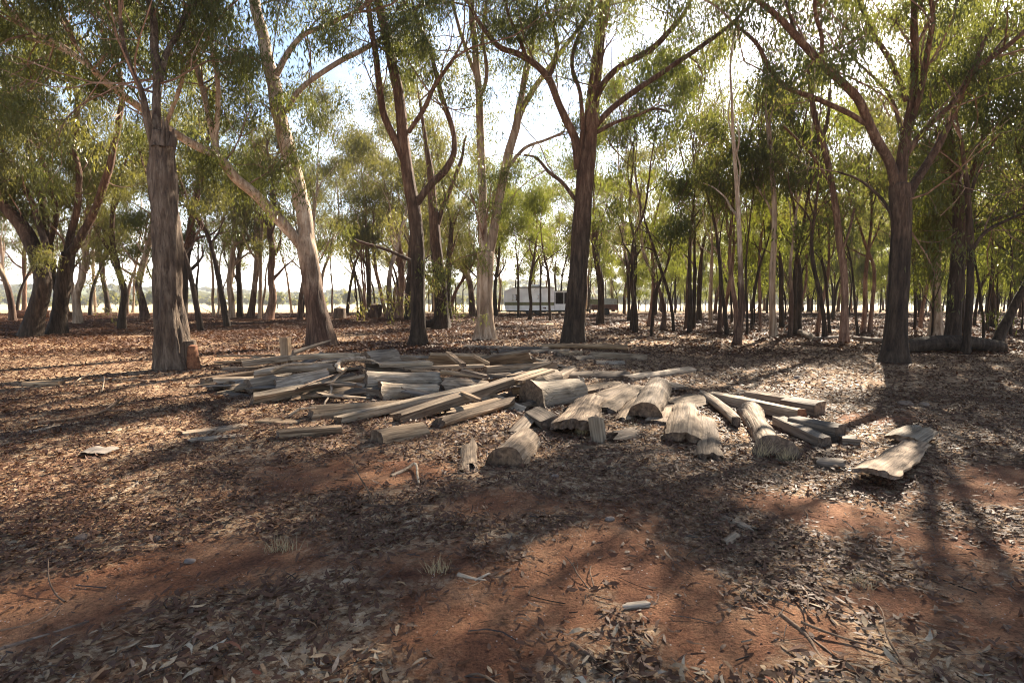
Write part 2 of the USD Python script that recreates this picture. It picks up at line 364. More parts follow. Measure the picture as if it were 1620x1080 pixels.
wob = 9 * (meshkit.fbm(gv * np.array([0.06, 0.06, 0]) + 5, 3, 4) - 0.5)
pas = np.clip((gv[:, 1] + wob - field_start(gv[:, 0])) / 3.0, 0, 1)
pv.CreatePrimvar('pasture', Sdf.ValueTypeNames.FloatArray, 'vertex').Set(Vt.FloatArray.FromNumpy(pas.astype(np.float32)))
tag(ground.GetPrim(), 'red soil and leaf covered woodland floor running out to dry pasture', 'ground', kind='structure')

# hills beyond the pasture
hx = np.linspace(-2600, 2600, 220)
hy = np.linspace(560, 2100, 60)
HX, HY = np.meshgrid(hx, hy)


def hill_z(x, y):
    x, y = np.asarray(x, float), np.asarray(y, float)
    t = np.clip((y - 560) / 600.0, 0, 1)
    prof = 21 + 9 * np.sin(x / 260.0 + 0.6) + 7 * np.sin(x / 117.0 + 2.0) + 5 * meshkit.fbm(np.stack([x * 0.01, y * 0.01, 0 * x], -1), 3, 3)
    return -7.2 + prof * t * t * (3 - 2 * t)


hv = np.stack([HX, HY, hill_z(HX, HY)], -1).reshape(-1, 3)
ii, jj = np.meshgrid(np.arange(len(hy) - 1), np.arange(len(hx) - 1), indexing='ij')
a = (ii * len(hx) + jj).ravel()
hills = usdkit.mesh(stage, '/World/hills', (hv, np.stack([a, a + 1, a + len(hx) + 1, a + len(hx)], 1)), MATS['hill_green'], smooth=True)
tag(hills.GetPrim(), 'low wooded hills on the horizon beyond the pasture', 'hills', kind='structure')

# ------------------------------------------------------------------ trees
UP = np.array([0, 0, 1.0])


def tubes(P, R, sides=5):
    """Many polylines with the same number of points at once: P (B, n, 3), R (B, n)."""
    B, n = R.shape
    t = unit(np.gradient(P, axis=1))
    ref = np.where(np.abs(t[..., 2:3]) < 0.9, UP, np.array([1.0, 0, 0]))
    ref = np.broadcast_to(ref[:, :1], t.shape)
    a_ = unit(np.cross(t, ref))
    b_ = np.cross(t, a_)
    ang = np.arange(sides) * 2 * np.pi / sides
    V = P[:, :, None] + R[:, :, None, None] * (np.cos(ang)[:, None] * a_[:, :, None] + np.sin(ang)[:, None] * b_[:, :, None])
    i, j = np.meshgrid(np.arange(n - 1), np.arange(sides), indexing='ij')
    q = np.stack([i * sides + j, i * sides + (j + 1) % sides, (i + 1) * sides + (j + 1) % sides, (i + 1) * sides + j], -1).reshape(-1, 4)
    Q = q[None] + (np.arange(B) * n * sides)[:, None, None]
    return V.reshape(-1, 3), Q.reshape(-1, 4)


def smooth_path(pts, step):
    """Catmull-Rom through the points, resampled at about this step; the last columns may be radii."""
    p = np.asarray(pts, float)
    q = np.vstack([2 * p[0] - p[1], p, 2 * p[-1] - p[-2]])
    out = []
    for k in range(1, len(q) - 2):
        n = max(2, int(np.ceil(np.linalg.norm(q[k + 1, :3] - q[k, :3]) / step)))
        u = (np.arange(n) / n)[:, None]
        out.append(0.5 * (2 * q[k] + (q[k + 1] - q[k - 1]) * u + (2 * q[k - 1] - 5 * q[k] + 4 * q[k + 1] - q[k + 2]) * u ** 2 + (3 * q[k] - q[k - 1] - 3 * q[k + 1] + q[k + 2]) * u ** 3))
    return np.vstack(out + [q[-2:-1]])


def limb_mesh(P, R, sides, seed, rough=0.10, flare=0.0, z0=0.0):
    """One tapered, fluted, uneven limb."""
    n = len(P)
    t = unit(np.gradient(P, axis=0))
    a_ = np.zeros_like(t)
    ref = np.cross(t[0], [0.3, 1.0, 0.2])
    for k in range(n):
        ref = unit(ref - t[k] * (ref @ t[k]))
        a_[k] = ref
    b_ = np.cross(t, a_)
    ang = np.arange(sides) * 2 * np.pi / sides
    ca, sa = np.cos(ang), np.sin(ang)
    s = np.concatenate([[0], np.cumsum(np.linalg.norm(np.diff(P, axis=0), axis=1))])
    rad = np.repeat(R[:, None], sides, 1)
    pn = np.stack([np.broadcast_to(ca * 1.6, rad.shape), np.broadcast_to(sa * 1.6, rad.shape), np.broadcast_to(s[:, None] * 0.9, rad.shape)], -1) + seed * 3.71
    rad = rad * (1 + 2.2 * rough * (meshkit.fbm(pn, 3, seed) - 0.5))
    pn2 = np.stack([np.broadcast_to(ca * 5, rad.shape), np.broadcast_to(sa * 5, rad.shape), np.broadcast_to(s[:, None] * 1.1, rad.shape)], -1) + seed * 1.37
    rad = rad * (1 + 1.3 * rough * (meshkit.fbm(pn2, 2, seed + 5) - 0.5))
    if flare:
        lobes = 0.75 + 0.35 * np.cos(3 * ang + seed) + 0.25 * np.cos(5 * ang + 2 * seed)
        rad = rad * (1 + flare * np.exp(-np.clip(s, 0, None) / (2.2 * R[0]))[:, None] * lobes)
    V = P[:, None] + rad[..., None] * (ca[:, None] * a_[:, None] + sa[:, None] * b_[:, None])
    i, j = np.meshgrid(np.arange(n - 1), np.arange(sides), indexing='ij')
    q = np.stack([i * sides + j, i * sides + (j + 1) % sides, (i + 1) * sides + (j + 1) % sides, (i + 1) * sides + j], -1).reshape(-1, 4)
    f = np.vstack([q[:, [0, 1, 2]], q[:, [0, 2, 3]]])
    V = V.reshape(-1, 3)
    top = len(V)
    V = np.vstack([V, P[-1] + t[-1] * R[-1] * 0.4])
    j = np.arange(sides)
    f = np.vstack([f, np.stack([(n - 1) * sides + j, (n - 1) * sides + (j + 1) % sides, np.full(sides, top)], 1)])
    return V, f


def leaf_template(rng, n, ln, wd, rad, drop):
    """A hanging spray of narrow leaves: (n * 4, 3) vertices."""
    c = rng.normal(0, 1, (n, 3)) * np.array([rad, rad, rad * 0.75]) * 0.55
    c[:, 2] -= drop * rng.random(n)
    d = unit(np.array([0, 0, -1.0]) + rng.normal(0, 0.48, (n, 3)))
    w = unit(np.cross(d, rng.normal(0, 1, (n, 3))))
    L = ln * rng.uniform(0.65, 1.25, (n, 1))
    W = wd * rng.uniform(0.7, 1.3, (n, 1))
    nrm = np.cross(d, w)
    b = c
    m1, m2 = c + d * L * 0.42 + w * W * 0.5 + nrm * L * 0.07, c + d * L * 0.42 - w * W * 0.5 + nrm * L * 0.07
    e = c + d * L
    return np.stack([b, m1, e, m2], 1).reshape(-1, 3)


trng = np.random.default_rng(11)
FINE = [leaf_template(trng, 46, 0.15, 0.030, 0.30, 0.38) for _ in range(6)]
MID = [leaf_template(trng, 30, 0.18, 0.042, 0.36, 0.42) for _ in range(6)]
COARSE = [leaf_template(trng, 24, 0.22, 0.056, 0.42, 0.6) for _ in range(6)]


def stamp(rng, T, tips, sc=(0.7, 1.3)):
    n, k = len(tips), len(T[0])
    pick = rng.integers(0, len(T), n)
    V = np.stack(T)[pick]
    a_ = rng.uniform(0, 2 * np.pi, n)
    c, s = np.cos(a_)[:, None], np.sin(a_)[:, None]
    S = rng.uniform(*sc, (n, 1, 1))
    R = np.stack([V[..., 0] * c - V[..., 1] * s, V[..., 0] * s + V[..., 1] * c, V[..., 2]], -1) * S ** 0.6 + tips[:, None]
    V = R.reshape(-1, 3)
    f = np.arange(len(V)).reshape(-1, 4)
    return V, f


def grow(rng, P, D, L, R, levels, k=3, up=0.10, spread=0.75, wander=0.22, shrink=0.62):
    out, tips = [], []
    for lvl in range(levels):
        B = len(P)
        pts = np.zeros((B, 5, 3))
        pts[:, 0] = P
        d = D.copy()
        dirs = [d]
        for i in range(1, 5):
            d = unit(d + wander * rng.normal(0, 1, (B, 3)) + up * UP)
            dirs.append(d)
            pts[:, i] = pts[:, i - 1] + d * (L / 4)[:, None]
        rad = R[:, None] * np.linspace(1, 0.45, 5)[None]
        out.append((pts, rad))
        if lvl == levels - 1:
            tips.append(pts[:, [2, 3, 4]].reshape(-1, 3))
            break
        idx = rng.integers(2, 5, (B, k))
        idx[:, 0] = 4
        bi = np.repeat(np.arange(B), k)
        ix = idx.ravel()
        P2 = pts[bi, ix]
        dd = np.stack(dirs, 1)[bi, ix]
        P, D = P2, unit(dd + spread * rng.normal(0, 1, dd.shape) * np.array([1, 1, 0.75]))
        R = rad[bi, ix] * rng.uniform(0.6, 0.85, len(bi))
        L = L[bi] * shrink * rng.uniform(0.7, 1.3, len(bi))
    return out, np.vstack(tips)


# parts of the floor that the photograph shows in the sun: crowns are open along the way to them (cx, cy, rx, ry, openness)
OPEN = [(1060, 655, 330, 56, 0.95), (790, 590, 150, 40, 0.75), (870, 935, 150, 90, 0.97), (540, 755, 150, 34, 0.97), (640, 850, 130, 26, 0.85), (1330, 590, 120, 26, 0.85),
        (1170, 1040, 110, 40, 0.8), (1310, 1000, 70, 36, 0.75), (140, 815, 200, 50, 0.8), (200, 612, 210, 26, 0.85), (1290, 800, 130, 26, 0.7), (690, 690, 200, 32, 0.85), (1420, 720, 100, 36, 0.85),
        (860, 630, 120, 44, 0.9), (800, 528, 800, 14, 0.5), (60, 580, 120, 30, 0.8), (1560, 800, 70, 34, 0.7), (330, 690, 150, 26, 0.6), (480, 660, 120, 24, 0.6), (250, 545, 260, 14, 0.6)]


def lit_keep(rng, tips, top):
    """Thins sprays that would shade the sunny openings."""
    q = tips - SUN * (tips[:, 2:3] / SUN[2])
    ok = q[:, 1] > 1.2
    px, py = pixel(np.where(ok[:, None], q, [0, 5.0, 0]))
    drop = np.zeros(len(tips))
    for cx, cy, rx, ry, o in OPEN:
        e = ((px - cx) / rx) ** 2 + ((py - cy) / ry) ** 2
        drop = np.maximum(drop, np.where(ok & (e < 1.4), o, 0))
    return rng.random(len(tips)) > drop


def leafy(rng, root, base, tw, tips, T, leafm, per, openings=True, thin=0.42):
    big = []
    for p, r in tw:
        k_ = lit_keep(rng, p[:, 2], 0) if openings else np.ones(len(p), bool)
        if k_.any():
            big.append((p[k_], r[k_]))
    if big:
        V, F, o = [], [], 0
        for p, r in big:
            v_, f_ = tubes(p, np.maximum(r, 0.0035), 3)
            V.append(v_)
            F.append(f_ + o)
            o += len(v_)
        tag(obj('twigs', (np.vstack(V) - base, np.vstack(F)), 'bark_twig', root.GetPath()), kind='stuff')
    t = np.repeat(tips, per * 2, 0)
    t = t + rng.normal(0, 0.16, t.shape)
    dens = meshkit.fbm((t + base) * np.array([0.75, 0.75, 1.0]) + rng.uniform(0, 50, 3), 2, 3)
    t = t[rng.random(len(t)) < np.clip((dens - thin) / 0.16, 0.0, 1) * 0.85]
    if openings:
        t = t[lit_keep(rng, t, 0)]
    t = t[t[:, 2] > 1.0]
    if len(t):
        v_, f_ = stamp(rng, T, t)
        tag(obj('crown', (v_ - base, f_), leafm, root.GetPath()), kind='stuff')


def traced_tree(name, label, limbs, barkm, leafm='leaf_green', seed=1, T=FINE, per=1, side=5, levels=3, ext=2.6, sides=18, step=0.14, flare=0.36,
                group=None, twig_from=0.35, cat='tree', bare=False, subl=2.0, rough=0.12, thin=0.37, broken=False):
    """limbs: (points (px, py, width px), bend), the first is the trunk from the ground; bend is how many metres a limb runs away from (or towards) the camera by its end."""
    rng = np.random.default_rng(seed)
    bx, by, bw = limbs[0][0][0]
    base = at(bx, by, 0.0)
    base[2] = float(ground_z(base[0], base[1]))
    Y = base[1]
    root = thing(name, label, cat, base, group)
    tw, tips = [], []
    done = []
    for li, (pts, bend) in enumerate(limbs):
        arr = np.array(pts, float)
        n = len(arr)
        if li == 0:
            dy0 = 0.0
        else:                                     # starts where it leaves an earlier limb
            dy0 = 0.0
            best = 1e9
            for W in done:
                qx, qy = pixel(W)
                e = np.hypot(qx - arr[0, 0], qy - arr[0, 1])
                k = int(np.argmin(e))
                if e[k] < best:
                    best, dy0 = e[k], W[k, 1] - Y
        frac = np.concatenate([[0], np.cumsum(np.hypot(*np.diff(arr[:, :2], axis=0).T))])
        frac = frac / frac[-1]
        W = np.array([at_depth(x, y, Y + dy0 + bend * f ** 1.2) for (x, y, _), f in zip(arr, frac)])
        if li == 0:
            W[0, 2] = base[2] - 0.15
        R = arr[:, 2] * 0.5 * (W[:, 1]) / FPX / np.sqrt(1 + ((arr[:, 0] - 810) / FPX) ** 2)
        PR = smooth_path(np.column_stack([W, R]), step if li == 0 else step * 1.2)
        P, R = PR[:, :3], np.maximum(PR[:, 3], 0.006)
        if li:
            P = P + (meshkit.noise(P * 1.3 + seed, 3)[:, None] - 0.5) * np.array([0.12, 0.16, 0.06]) * np.linspace(0, 1, len(P))[:, None]
        sd = sides if li == 0 else max(8, int(sides * 0.6))
        v_, f_ = limb_mesh(P, R, sd, seed + li, rough=rough, flare=flare if li == 0 else 0.0)
        obj('trunk' if li == 0 else 'branch', (v_ - base, f_), barkm, root.GetPath(), smooth=True)
        done.append(P)
        if bare or (broken and li == 0):
            continue
        t = unit(np.gradient(P, axis=0))
        n0 = int(len(P) * (0.72 if li == 0 else twig_from))
        k = max(2, int(side * (1.0 if li else 0.7)))
        ix = rng.integers(n0, len(P), k)
        D = unit(t[ix] * 0.5 + rng.normal(0, 0.75, (k, 3)) + np.array([0, 0, 0.15]))
        L = subl * rng.uniform(0.6, 1.3, k)
        o, tp = grow(rng, P[ix], D, L, np.minimum(R[ix] * 0.45, 0.03), levels - 1)
        tw += o
        tips.append(tp)
        if ext and pts[-1][1] < 120 or ext and li == 0:
            o, tp = grow(rng, P[-1:].repeat(2, 0), unit(t[-1:].repeat(2, 0) + rng.normal(0, 0.3, (2, 3))), np.array([ext, ext * 0.8]), np.minimum(R[-1], 0.06) * np.ones(2) * 0.8, levels)
        else:
            o, tp = grow(rng, P[-1:].repeat(2, 0), unit(t[-1:].repeat(2, 0) + rng.normal(0, 0.4, (2, 3))), np.array([1.3, 1.0]), np.minimum(R[-1], 0.03) * np.ones(2) * 0.8, levels - 1)
        tw += o
        tips.append(tp)
    if not bare:
        leafy(rng, root, base, tw, np.vstack(tips), T, leafm, per, thin=thin)
    return root


# ---- the nearer trees, each with its own limbs: (px, py, width px) along each limb of the photograph
broken = traced_tree('broken_gum_tree', 'thick old gum tree with grey furrowed bark and snapped trunk, left of the heap', [
    ([(276, 584, 60), (270, 540, 52), (266, 480, 50), (264, 400, 47), (260, 320, 45), (258, 250, 41), (260, 225, 38), (261, 210, 33)], 0.2),
    ([(250, 250, 15), (248, 190, 14), (250, 120, 13), (244, 60, 12), (238, 0, 10)], 0.9),
    ([(246, 240, 14), (234, 190, 13), (226, 150, 10), (200, 90, 8), (190, 30, 6)], -0.8),
    ([(252, 130, 12), (262, 90, 11), (280, 50, 9), (300, 10, 7)], 1.2),
], 'bark_grey', seed=3, sides=40, step=0.06, flare=0.22, per=1, side=6, ext=2.2, rough=0.32, thin=0.44, broken=True)
srng = np.random.default_rng(8)
bb = at(276, 584, 0)
bb[2] = float(ground_z(bb[0], bb[1]))
for x0_, x1_, top_, w_ in ((245, 241, 196, 11), (253, 252, 202, 10), (263, 264, 190, 12), (271, 274, 205, 11), (257, 259, 184, 9)):      # splinters round the hollow top
    q0, q1 = at_depth(x0_, 232, bb[1] + srng.uniform(-.1, .15)), at_depth(x1_, top_, bb[1] + srng.uniform(-.1, .15))
    zz = np.linspace(0, 1, 6)[:, None]
    obj('splinter', limb_mesh(q0 + (q1 - q0) * zz - bb, np.linspace(w_ * .5, 1.2, 6) * bb[1] / FPX, 9, int(top_), rough=0.3), 'bark_grey', broken.GetPath(), smooth=True)
traced_tree('leaning_gum_tree', 'leaning gum tree forking into a long pale limb to the left, behind the heap', [
    ([(512, 547, 44), (506, 515, 36), (498, 470, 31), (490, 420, 31), (484, 388, 31), (482, 362, 22)], 0.0),
    ([(487, 405, 27), (483, 350, 25.5), (472, 300, 25), (458, 245, 25), (446, 200, 24), (434, 140, 22), (420, 80, 20), (406, 20, 18), (396, -30, 16)], 0.5),
    ([(484, 398, 19), (462, 370, 18), (430, 335, 18), (400, 305, 17), (375, 284, 17), (345, 250, 16), (305, 228, 14), (262, 200, 13), (215, 165, 13), (165, 125, 13), (146, 108, 12)], -4.5),
    ([(150, 112, 9), (120, 88, 9), (85, 66, 9), (45, 48, 9), (15, 12, 8), (0, -20, 7)], -0.5),
    ([(146, 108, 8), (100, 80, 8), (60, 65, 7), (0, 54, 6)], 0.6),
    ([(155, 106, 8), (168, 78, 8), (160, 50, 7), (150, 25, 6), (135, -5, 5)], 0.8),
    ([(345, 250, 12), (338, 215, 11), (330, 180, 10), (322, 150, 9), (312, 112, 9), (298, 75, 8), (276, 30, 7), (262, -10, 6)], 0.6),
    ([(340, 225, 8), (345, 170, 8), (342, 120, 8), (334, 60, 7), (336, 10, 6)], -0.8),
    ([(452, 178, 9), (468, 150, 9), (495, 125, 8), (540, 97, 8), (590, 70, 7), (640, 32, 6), (670, 5, 5)], 0.9),
    ([(438, 118, 10), (455, 85, 9), (480, 55, 8), (520, 40, 7), (560, 20, 6)], -0.7),
    ([(262, 200, 7), (280, 150, 7), (300, 100, 6), (330, 60, 5)], -1.2),
], 'bark_mixed', seed=5, sides=26, step=0.09, per=2, side=6, ext=2.6, thin=0.35)
traced_tree('forked_ironbark', 'straight dark tree with a limb bending right, just behind the middle of the heap', [
    ([(660, 546, 32), (661, 520, 24), (661, 480, 22), (661, 400, 21), (656, 340, 20), (647, 290, 19), (640, 240, 18), (632, 160, 17), (615, 75, 15), (598, 0, 12)], 0.4),
    ([(642, 262, 11), (625, 222, 12), (607, 181, 11), (599, 130, 10), (594, 85, 9), (583, 20, 8), (572, -30, 7)], -0.7),
    ([(658, 324, 12), (680, 294, 11), (704, 270, 11), (718, 240, 9), (716, 205, 8), (700, 155, 8), (684, 95, 7), (662, 35, 6)], 0.9),
    ([(646, 210, 7), (672, 170, 7), (690, 130, 6), (720, 90, 5)], -0.9),
], 'bark_dark', seed=9, sides=22, step=0.10, per=1, side=6)
traced_tree('hooked_gum_tree', 'dark tree with a hooked limb near the ground, left of the pale twin stems', [
    ([(699, 521, 26), (699, 490, 20), (696, 440, 20), (690, 390, 18), (685, 330, 15), (682, 280, 11), (676, 240, 8), (670, 200, 6), (664, 160, 4)], 0.3),
    ([(694, 505, 12), (680, 512, 13), (668, 508, 12), (660, 488, 10), (668, 465, 6)], -0.6),
    ([(690, 455, 9), (678, 440, 9), (662, 420, 7), (640, 408, 6), (610, 395, 5), (560, 380, 4)], 0.5),
    ([(688, 370, 9), (700, 330, 8), (712, 300, 7), (730, 250, 5), (738, 215, 3)], 0.8),
], 'bark_dark', 'leaf_olive', seed=12, T=MID, sides=16, step=0.16, per=1, side=6)
traced_tree('twin_stemmed_gum_tree', 'pale smooth gum tree splitting into two tall stems, left of the caravan', [
    ([(768, 538, 34), (768, 510, 25), (767, 460, 24), (768, 415, 26), (768, 398, 26)], 0.0),
    ([(765, 402, 15), (764, 350, 13), (763, 290, 13), (760, 220, 12), (758, 150, 11), (752, 80, 10), (746, 20, 9), (740, -40, 8)], 0.4),
    ([(774, 402, 14), (780, 370, 14), (789, 320, 14), (799, 267, 14), (810, 225, 13), (818, 195, 12), (822, 170, 10), (830, 120, 9), (840, 75, 8), (848, 20, 7)], 0.8),
    ([(818, 195, 9), (830, 165, 9), (855, 125, 8), (885, 85, 7), (915, 45, 6), (935, 10, 5)], -0.7),
    ([(758, 160, 6), (770, 120, 6), (764, 60, 5), (770, 0, 5)], -0.8),
    ([(757, 130, 6), (738, 80, 6), (722, 30, 5), (715, -20, 4)], 0.7),
    ([(800, 270, 6), (830, 235, 5), (862, 222, 4), (890, 210, 4)], 0.7),
], 'bark_pale', seed=17, sides=22, step=0.10, per=1, side=5)
traced_tree('spreading_ironbark', 'tall dark ironbark with limbs spreading both ways, standing in front of the caravan', [
    ([(906, 543, 36), (908, 520, 31), (912, 460, 30), (917, 400, 29), (922, 330, 28), (928, 260, 26), (934, 200, 22), (940, 140, 19), (948, 70, 17), (955, 0, 14)], 0.4),
    ([(915, 268, 13), (910, 222, 13), (896, 190, 12), (882, 160, 11), (868, 125, 11), (845, 100, 10), (818, 85, 9), (790, 74, 8), (766, 46, 7), (745, 10, 5)], -0.8),
    ([(868, 125, 7), (880, 90, 7), (878, 50, 6), (865, 10, 5)], 0.7),
    ([(832, 90, 7), (822, 60, 6), (806, 25, 5), (800, -10, 4)], -0.9),
    ([(943, 198, 10), (968, 172, 9), (999, 148, 9), (1040, 120, 8), (1080, 93, 8), (1125, 62, 7), (1160, 35, 6), (1190, 5, 5)], 0.8),
    ([(942, 158, 10), (958, 128, 10), (980, 106, 9), (1005, 92, 9), (1032, 76, 9), (1060, 48, 8), (1085, 15, 7), (1100, -20, 6)], -0.9),
    ([(940, 212, 6), (965, 198, 6), (984, 190, 5), (1010, 182, 5), (1036, 172, 4), (1060, 178, 3)], 1.1),
    ([(925, 240, 8), (932, 180, 7), (945, 120, 6), (950, 70, 5)], -0.8),
    ([(915, 262, 8), (922, 200, 7), (918, 150, 6), (905, 100, 6), (920, 40, 5)], -1.2),
    ([(912, 318, 6), (890, 290, 6), (868, 272, 5), (850, 250, 4), (830, 245, 3)], 0.8),
], 'bark_dark', seed=23, sides=24, step=0.10, per=1, side=6, ext=2.8)
traced_tree('large_spreading_gum_tree', 'large dark gum tree with many spreading limbs casting its shadow forward, at the right', [
    ([(1413, 573, 50), (1416, 545, 38), (1419, 490, 34), (1423, 430, 34), (1426, 370, 34), (1424, 320, 36), (1423, 292, 34)], 0.1),
    ([(1419, 302, 19), (1408, 258, 17), (1387, 222, 16), (1372, 190, 15), (1358, 158, 15), (1335, 133, 14), (1298, 100, 13), (1258, 56, 12), (1232, 28, 10), (1200, 2, 8)], -0.9),
    ([(1370, 196, 9), (1340, 178, 9), (1291, 156, 8), (1243, 137, 8), (1217, 107, 7), (1198, 70, 6), (1161, 37, 5)], 0.8),
    ([(1423, 300, 22), (1427, 255, 20), (1434, 207, 16), (1443, 159, 14), (1447, 93, 13), (1446, 40, 11), (1445, -20, 9)], 0.3),
    ([(1436, 210, 12), (1447, 175, 12), (1458, 137, 11), (1467, 85, 10), (1476, 30, 9), (1470, -10, 7)], -0.9),
    ([(1434, 160, 9), (1422, 125, 9), (1405, 90, 9), (1387, 62, 8), (1368, 22, 7), (1347, -10, 5)], 0.9),
    ([(1434, 245, 11), (1448, 224, 11), (1466, 202, 10), (1492, 178, 10), (1517, 152, 10), (1540, 112, 11), (1570, 90, 10), (1600, 68, 9), (1630, 40, 7)], -0.8),
    ([(1432, 322, 16), (1446, 292, 16), (1460, 270, 15), (1487, 226, 13), (1506, 185, 11), (1528, 141, 9), (1555, 105, 8), (1590, 60, 6)], 0.9),
    ([(1427, 212, 6), (1412, 160, 6), (1390, 130, 5), (1355, 98, 4)], 1.1),
    ([(1298, 100, 7), (1300, 60, 7), (1290, 20, 6), (1290, -20, 5)], -0.7),
    ([(1258, 56, 6), (1250, 25, 5), (1240, -10, 4)], 0.7),
    ([(1540, 112, 8), (1552, 75, 8), (1570, 40, 7), (1580, 0, 5)], 0.7),
    ([(1412, 345, 5), (1395, 315, 5), (1360, 285, 4), (1325, 272, 3)], 0.6),
], 'bark_dark', 'leaf_green', seed=29, sides=30, step=0.08, per=1, side=6, ext=2.8, flare=0.4)
traced_tree('curved_dark_gum_tree', 'dark thick stem curving to the left near the left edge, above the fallen log', [
    ([(44, 533, 36), (55, 500, 32), (67, 460, 31), (66, 430, 30), (54, 395, 28), (36, 360, 26), (10, 330, 22), (-20, 300, 18)], 0.2),
    ([(66, 425, 15), (76, 405, 14), (62, 355, 12), (50, 320, 12), (30, 280, 11), (8, 250, 10), (-10, 200, 8)], 0.9),
    ([(-8, 310, 10), (-20, 240, 9), (-15, 160, 8)], -0.8),
], 'bark_dark', 'leaf_olive', seed=31, sides=22, step=0.12, per=2, side=7)
traced_tree('many_stemmed_gum_tree', 'dark gum tree splitting into several upright stems, second from the left edge', [
    ([(88, 530, 34), (93, 500, 26), (99, 460, 27), (104, 425, 26), (108, 400, 24)], 0.1),
    ([(108, 405, 17), (128, 375, 15), (148, 335, 14), (165, 290, 13), (178, 240, 12), (188, 195, 10), (194, 160, 9), (190, 110, 7)], -0.4),
    ([(106, 405, 14), (112, 370, 13), (122, 330, 12), (125, 280, 11), (118, 230, 10), (122, 170, 9), (112, 115, 8), (104, 60, 6)], 0.5),
    ([(98, 470, 16), (84, 440, 16), (78, 400, 16), (74, 360, 14), (64, 310, 13), (50, 270, 11), (45, 220, 10), (20, 160, 8)], 0.8),
    ([(78, 390, 10), (88, 340, 10), (80, 290, 9), (60, 230, 8), (48, 180, 7), (30, 140, 5)], -0.8),
], 'bark_dark', 'leaf_olive', seed=37, sides=22, step=0.12, per=2, side=7)
traced_tree('dark_gum_tree', 'dark thick trunk standing behind the long fallen log at the right', [
    ([(1505, 549, 30), (1508, 515, 25), (1512, 450, 25), (1516, 400, 24), (1518, 350, 22), (1514, 300, 18), (1510, 250, 14), (1500, 200, 10)], 0.3),
    ([(1522, 385, 10), (1545, 360, 9), (1580, 345, 8), (1620, 330, 6)], 0.6),
    ([(1515, 320, 9), (1535, 280, 8), (1550, 230, 7), (1560, 190, 6)], -0.8),
    ([(1512, 290, 9), (1498, 250, 8), (1480, 210, 6)], 0.8),
], 'bark_dark', seed=41, T=MID, sides=18, step=0.14, per=1, side=6)
traced_tree('slender_dark_tree', 'slender dark trunk in front of the fallen log, right of the thick trunk', [
    ([(1527, 561, 18), (1531, 520, 13), (1535, 450, 13), (1536, 390, 12), (1532, 330, 11), (1528, 280, 9), (1520, 220, 7)], 0.3),
    ([(1536, 400, 8), (1556, 370, 7), (1590, 350, 6), (1640, 330, 5)], -0.5),
    ([(1532, 320, 6), (1548, 270, 6), (1575, 220, 5)], 0.6),
], 'bark_dark', seed=43, T=MID, sides=14, step=0.14, per=1, side=5)
traced_tree('leaning_dark_tree', 'dark trunk leaning hard to the right at the right edge of the photo', [
    ([(1572, 549, 24), (1582, 530, 18), (1597, 500, 17), (1612, 470, 16), (1632, 435, 15), (1660, 390, 13), (1690, 330, 10)], 0.4),
    ([(1632, 435, 9), (1640, 380, 8), (1635, 320, 6)], 0.8),
    ([(1660, 390, 9), (1630, 300, 7), (1610, 240, 5)], -0.8),
], 'bark_dark', seed=47, T=MID, sides=14, step=0.14, per=1, side=5)
traced_tree('pale_flared_tree', 'pale tan trunk flaring at the foot, behind the fallen log at the right', [
    ([(1481, 532, 30), (1481, 505, 21), (1482, 470, 15), (1483, 430, 12), (1485, 390, 11), (1488, 340, 10), (1494, 280, 8)], 0.3),
    ([(1480, 470, 8), (1474, 445, 7), (1470, 410, 6), (1460, 370, 5)], 0.4),
    ([(1486, 390, 6), (1500, 360, 6), (1505, 320, 5)], 0.5),
], 'bark_pale', seed=53, T=MID, sides=14, step=0.14, per=1, side=5, flare=0.2)
traced_tree('red_stemmed_tree', 'slim reddish trunk curving up to the left, left of the large spreading gum tree', [
    ([(1335, 542, 18), (1336, 500, 13), (1336, 440, 12), (1328, 380, 12), (1322, 330, 11), (1314, 280, 10), (1304, 235, 10), (1290, 190, 9), (1284, 150, 8), (1278, 100, 6)], 0.3),
    ([(1330, 400, 5), (1342, 370, 5), (1352, 330, 4)], 0.5),
    ([(1300, 225, 5), (1310, 190, 5), (1312, 140, 4)], 0.6),
    ([(1318, 300, 5), (1296, 262, 5), (1278, 238, 4), (1240, 200, 4)], -0.5),
], 'bark_red', seed=59, T=MID, sides=14, step=0.14, per=1, side=5)


